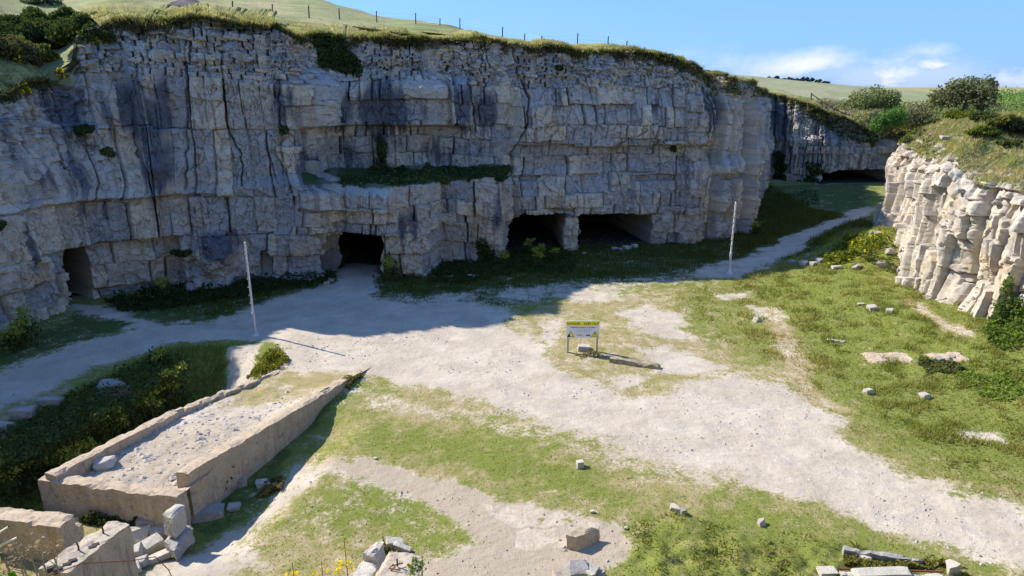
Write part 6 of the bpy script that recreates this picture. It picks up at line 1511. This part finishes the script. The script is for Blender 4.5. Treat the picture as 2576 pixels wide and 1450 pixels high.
# ------------------------------------------------------------------ trees and bushes beyond
def away(px, py, dist): d = ray(px, py); return d * (dist / np.hypot(d[0], d[1])) + np.array([0, 0, H])
GG, G2 = (0.11, 0.125, 0.06), (0.24, 0.245, 0.12)
BT = [('tree', 2412, 186, 305, 66, 98, GG, G2, 'largest tree, feathery grey green, on the right skyline', 1.0), ('tree', 2470, 200, 300, 22, 100, GG, G2, 'slim side tree right of the largest tree', 1.0), ('bush', 2165, 210, 290, 55, 118, (0.142, 0.177, 0.083), (0.309, 0.331, 0.142), 'domed grey green bush before the meadow', 0), ('bush', 2215, 211, 285, 45, 119, (0.142, 0.189, 0.070), (0.331, 0.354, 0.142), 'round bush right of the domed bush before the meadow', 0),
      ('bush', 2130, 258, 320, 75, 112, (0.237, 0.201, 0.142), (0.378, 0.343, 0.201), 'brownish scrub bush at the left of the valley', 0), ('bush', 2185, 262, 330, 60, 106, (0.201, 0.201, 0.107), (0.378, 0.354, 0.177), 'olive scrub bush below the domed bush', 0), ('bush', 2300, 258, 335, 85, 104, (0.212, 0.224, 0.094), (0.403, 0.390, 0.177), 'broad olive bush in the middle of the valley', 0), ('bush', 2345, 245, 300, 60, 125, (0.189, 0.237, 0.094), (0.403, 0.426, 0.142), 'yellow green bush behind the broad olive bush', 0), ('bush', 2250, 250, 300, 60, 122, (0.212, 0.261, 0.083), (0.426, 0.473, 0.142), 'fresh green bush between the domed bushes and the olive scrub', 0),
      ('bush', 2240, 255, 325, 34, 84, (0.079, 0.171, 0.037), (0.183, 0.317, 0.073), 'vivid green bush standing alone above the bluff', 0), ('bush', 2212, 285, 330, 26, 82, (0.073, 0.159, 0.037), (0.171, 0.293, 0.073), 'lower vivid green bush touching the taller one', 0),
      ('bush', 2400, 262, 320, 60, 92, (0.166, 0.189, 0.083), (0.309, 0.331, 0.142), 'shadowy bush under the largest tree', 0), ('bush', 2070, 245, 275, 60, 135, (0.331, 0.295, 0.189), (0.473, 0.426, 0.261), 'low brown scrub at the meadow edge', 0),
      ('tree', 2500, 228, 300, 60, 150, (0.142, 0.237, 0.070), (0.309, 0.450, 0.120), 'green wood tree left on the right skyline', 1.0), ('tree', 2560, 222, 300, 55, 165, (0.129, 0.212, 0.070), (0.283, 0.403, 0.120), 'green wood tree at the right edge of the skyline', 1.0), ('tree', 2530, 245, 310, 60, 140, (0.142, 0.224, 0.070), (0.309, 0.403, 0.120), 'green wood tree in front of the skyline trees', 1.0), ('tree', 2590, 248, 330, 55, 130, (0.142, 0.212, 0.070), (0.283, 0.378, 0.120), 'green wood tree cut by the right edge', 1.0), ('bush', 2480, 262, 320, 60, 118, (0.166, 0.201, 0.083), (0.331, 0.366, 0.142), 'dull green bush below the wood trees', 0), ('bush', 2090, 268, 320, 60, 128, (0.213, 0.190, 0.129), (0.366, 0.321, 0.213), 'grey brown scrub below the brown meadow edge', 0), ('bush', 2140, 278, 330, 60, 118, (0.229, 0.213, 0.129), (0.381, 0.351, 0.213), 'tawny scrub beside the handrail', 0), ('bush', 2270, 275, 335, 70, 112, (0.183, 0.213, 0.091), (0.366, 0.381, 0.168), 'olive bush behind the vivid green one', 0), ('bush', 2335, 272, 335, 70, 110, (0.213, 0.190, 0.129), (0.366, 0.321, 0.213), 'tan bush left of the shadowy one', 0), ('bush', 2380, 262, 330, 65, 118, (0.229, 0.213, 0.129), (0.381, 0.351, 0.213), 'bush hidden behind the bluff crest', 0), ('bush', 2200, 272, 330, 55, 112, (0.183, 0.213, 0.091), (0.366, 0.381, 0.168), 'dull scrub right of the tawny scrub', 0), ('bush', 2430, 255, 325, 65, 125, (0.213, 0.190, 0.129), (0.366, 0.321, 0.213), 'bush to the right of the shadowy one', 0), ('bush', 2050, 262, 300, 50, 140, (0.229, 0.213, 0.129), (0.381, 0.351, 0.213), 'dead looking scrub nearest the back cliff corner', 0), ('bush', 2310, 262, 320, 60, 135, (0.183, 0.213, 0.091), (0.366, 0.381, 0.168), 'pale bush topping the broad olive bush', 0), ('bush', 2345, 238, 320, 55, 108, (0.159, 0.183, 0.085), (0.317, 0.329, 0.159), 'grey green scrub left of the largest tree', 0), ('bush', 2290, 248, 325, 60, 100, (0.171, 0.171, 0.091), (0.305, 0.293, 0.159), 'olive scrub filling the gap right of the vivid bush', 0), ('bush', 2440, 240, 320, 55, 110, (0.122, 0.183, 0.061), (0.256, 0.329, 0.110), 'soft green bush behind the bluff shrubs', 0), ('bush', 2500, 258, 330, 60, 112, (0.159, 0.183, 0.085), (0.317, 0.329, 0.159), 'mid green bush under the wood trees', 0), ('bush', 2475, 232, 310, 45, 128, (0.171, 0.171, 0.091), (0.305, 0.293, 0.159), 'tall scrub between the largest tree and the wood', 0), ('bush', 2400, 245, 325, 60, 106, (0.122, 0.183, 0.061), (0.256, 0.329, 0.110), 'green bush over the bluff crest', 0), ('bush', 2180, 268, 335, 55, 98, (0.159, 0.183, 0.085), (0.317, 0.329, 0.159), 'low scrub left of the vivid bush', 0), ('bush', 2105, 258, 312, 50, 120, (0.171, 0.171, 0.091), (0.305, 0.293, 0.159), 'pale scrub above the handrail', 0), ('bush', 2570, 262, 340, 60, 108, (0.122, 0.183, 0.061), (0.256, 0.329, 0.110), 'bush nearest the right edge below the wood', 0), ('bush', 2150, 245, 310, 50, 124, (0.159, 0.183, 0.085), (0.317, 0.329, 0.159), 'grey scrub at the foot of the domed bush', 0)]
for k, (kind, x, yt, yb, wpx, dist, ca, cb, lab, trunk) in enumerate(BT):
    p = away(x, yb, dist); zc = p[1] * CP - (p[2] - H) * SP; kk_ = zc / F; hgt = (yb - yt) * kk_; rw = wpx * kk_
    tr = 0.08 * hgt * trunk; rw *= 1.2; hgt *= 1.12 if k > 1 else 1.0
    shrub('green_tree' if kind == 'tree' else 'valley_bush', lab, kind, tuple(p), (rw, rw * 0.85, (hgt - tr) / 1.75), 6500 if k == 0 else 3600, 0.20 if dist > 90 else 0.14, ca, cb, 'trees and bushes beyond the quarry', None, 860 + k, tr + 0.01 * trunk, 22 if k == 0 else 14)
for k, (x, y, wpx, hpx, ca, cb, lab) in enumerate([(2415, 290, 55, 26, (0.07, 0.10, 0.02), (0.18, 0.20, 0.03), 'yellow green shrub crowning the bluff'), (2470, 300, 45, 26, MD, LT, 'dark shrub right of the crowning shrub'), (2530, 318, 50, 32, MD, (0.15, 0.12, 0.03), 'dark bushy shrub near the right end of the bluff top'), (2575, 330, 45, 40, (0.05, 0.05, 0.03), MD, 'bronze dark shrub at the right edge of the bluff top'), (2470, 335, 40, 22, MD, YG, 'lit low shrub on the bluff slope'), (2340, 300, 25, 14, MD, LT, 'small grassy shrub on the left of the bluff top'), (2545, 360, 35, 16, MD, LT, 'low dark shrub lowest on the bluff slope')]):
    p = on_rock(x, y, 6, KT); zc = p[1] * CP - (p[2] - H) * SP; kk_ = zc / F
    shrub('bluff_shrub', lab, 'shrub', tuple(p), (wpx * kk_, wpx * kk_ * .8, hpx * kk_ / 1.4), 1800, 0.12, ca, cb, 'shrubs on the bluff', None, 890 + k)
for k in range(9):
    x = 1932 + k * 18; p = away(x, 206 + 1.0 * k * 0.7 + 2, 352); hgt = (3.2, 3.8, 2.6, 3.0, 2.8, 3.6, 3.0, 2.4, 1.6)[k] * 0.75; rw = 2.1
    shrub('skyline_tree', ['first', 'second', 'third', 'fourth', 'fifth', 'sixth', 'seventh', 'eighth', 'last'][k] + ' from left of the windswept trees on the far hill crest', 'tree', tuple(p), (rw, rw, hgt / 1.6), 420, 0.5, (0.04, 0.055, 0.06), (0.07, 0.09, 0.085), 'windswept trees on the crest', None, 900 + k, 0.3, 7)
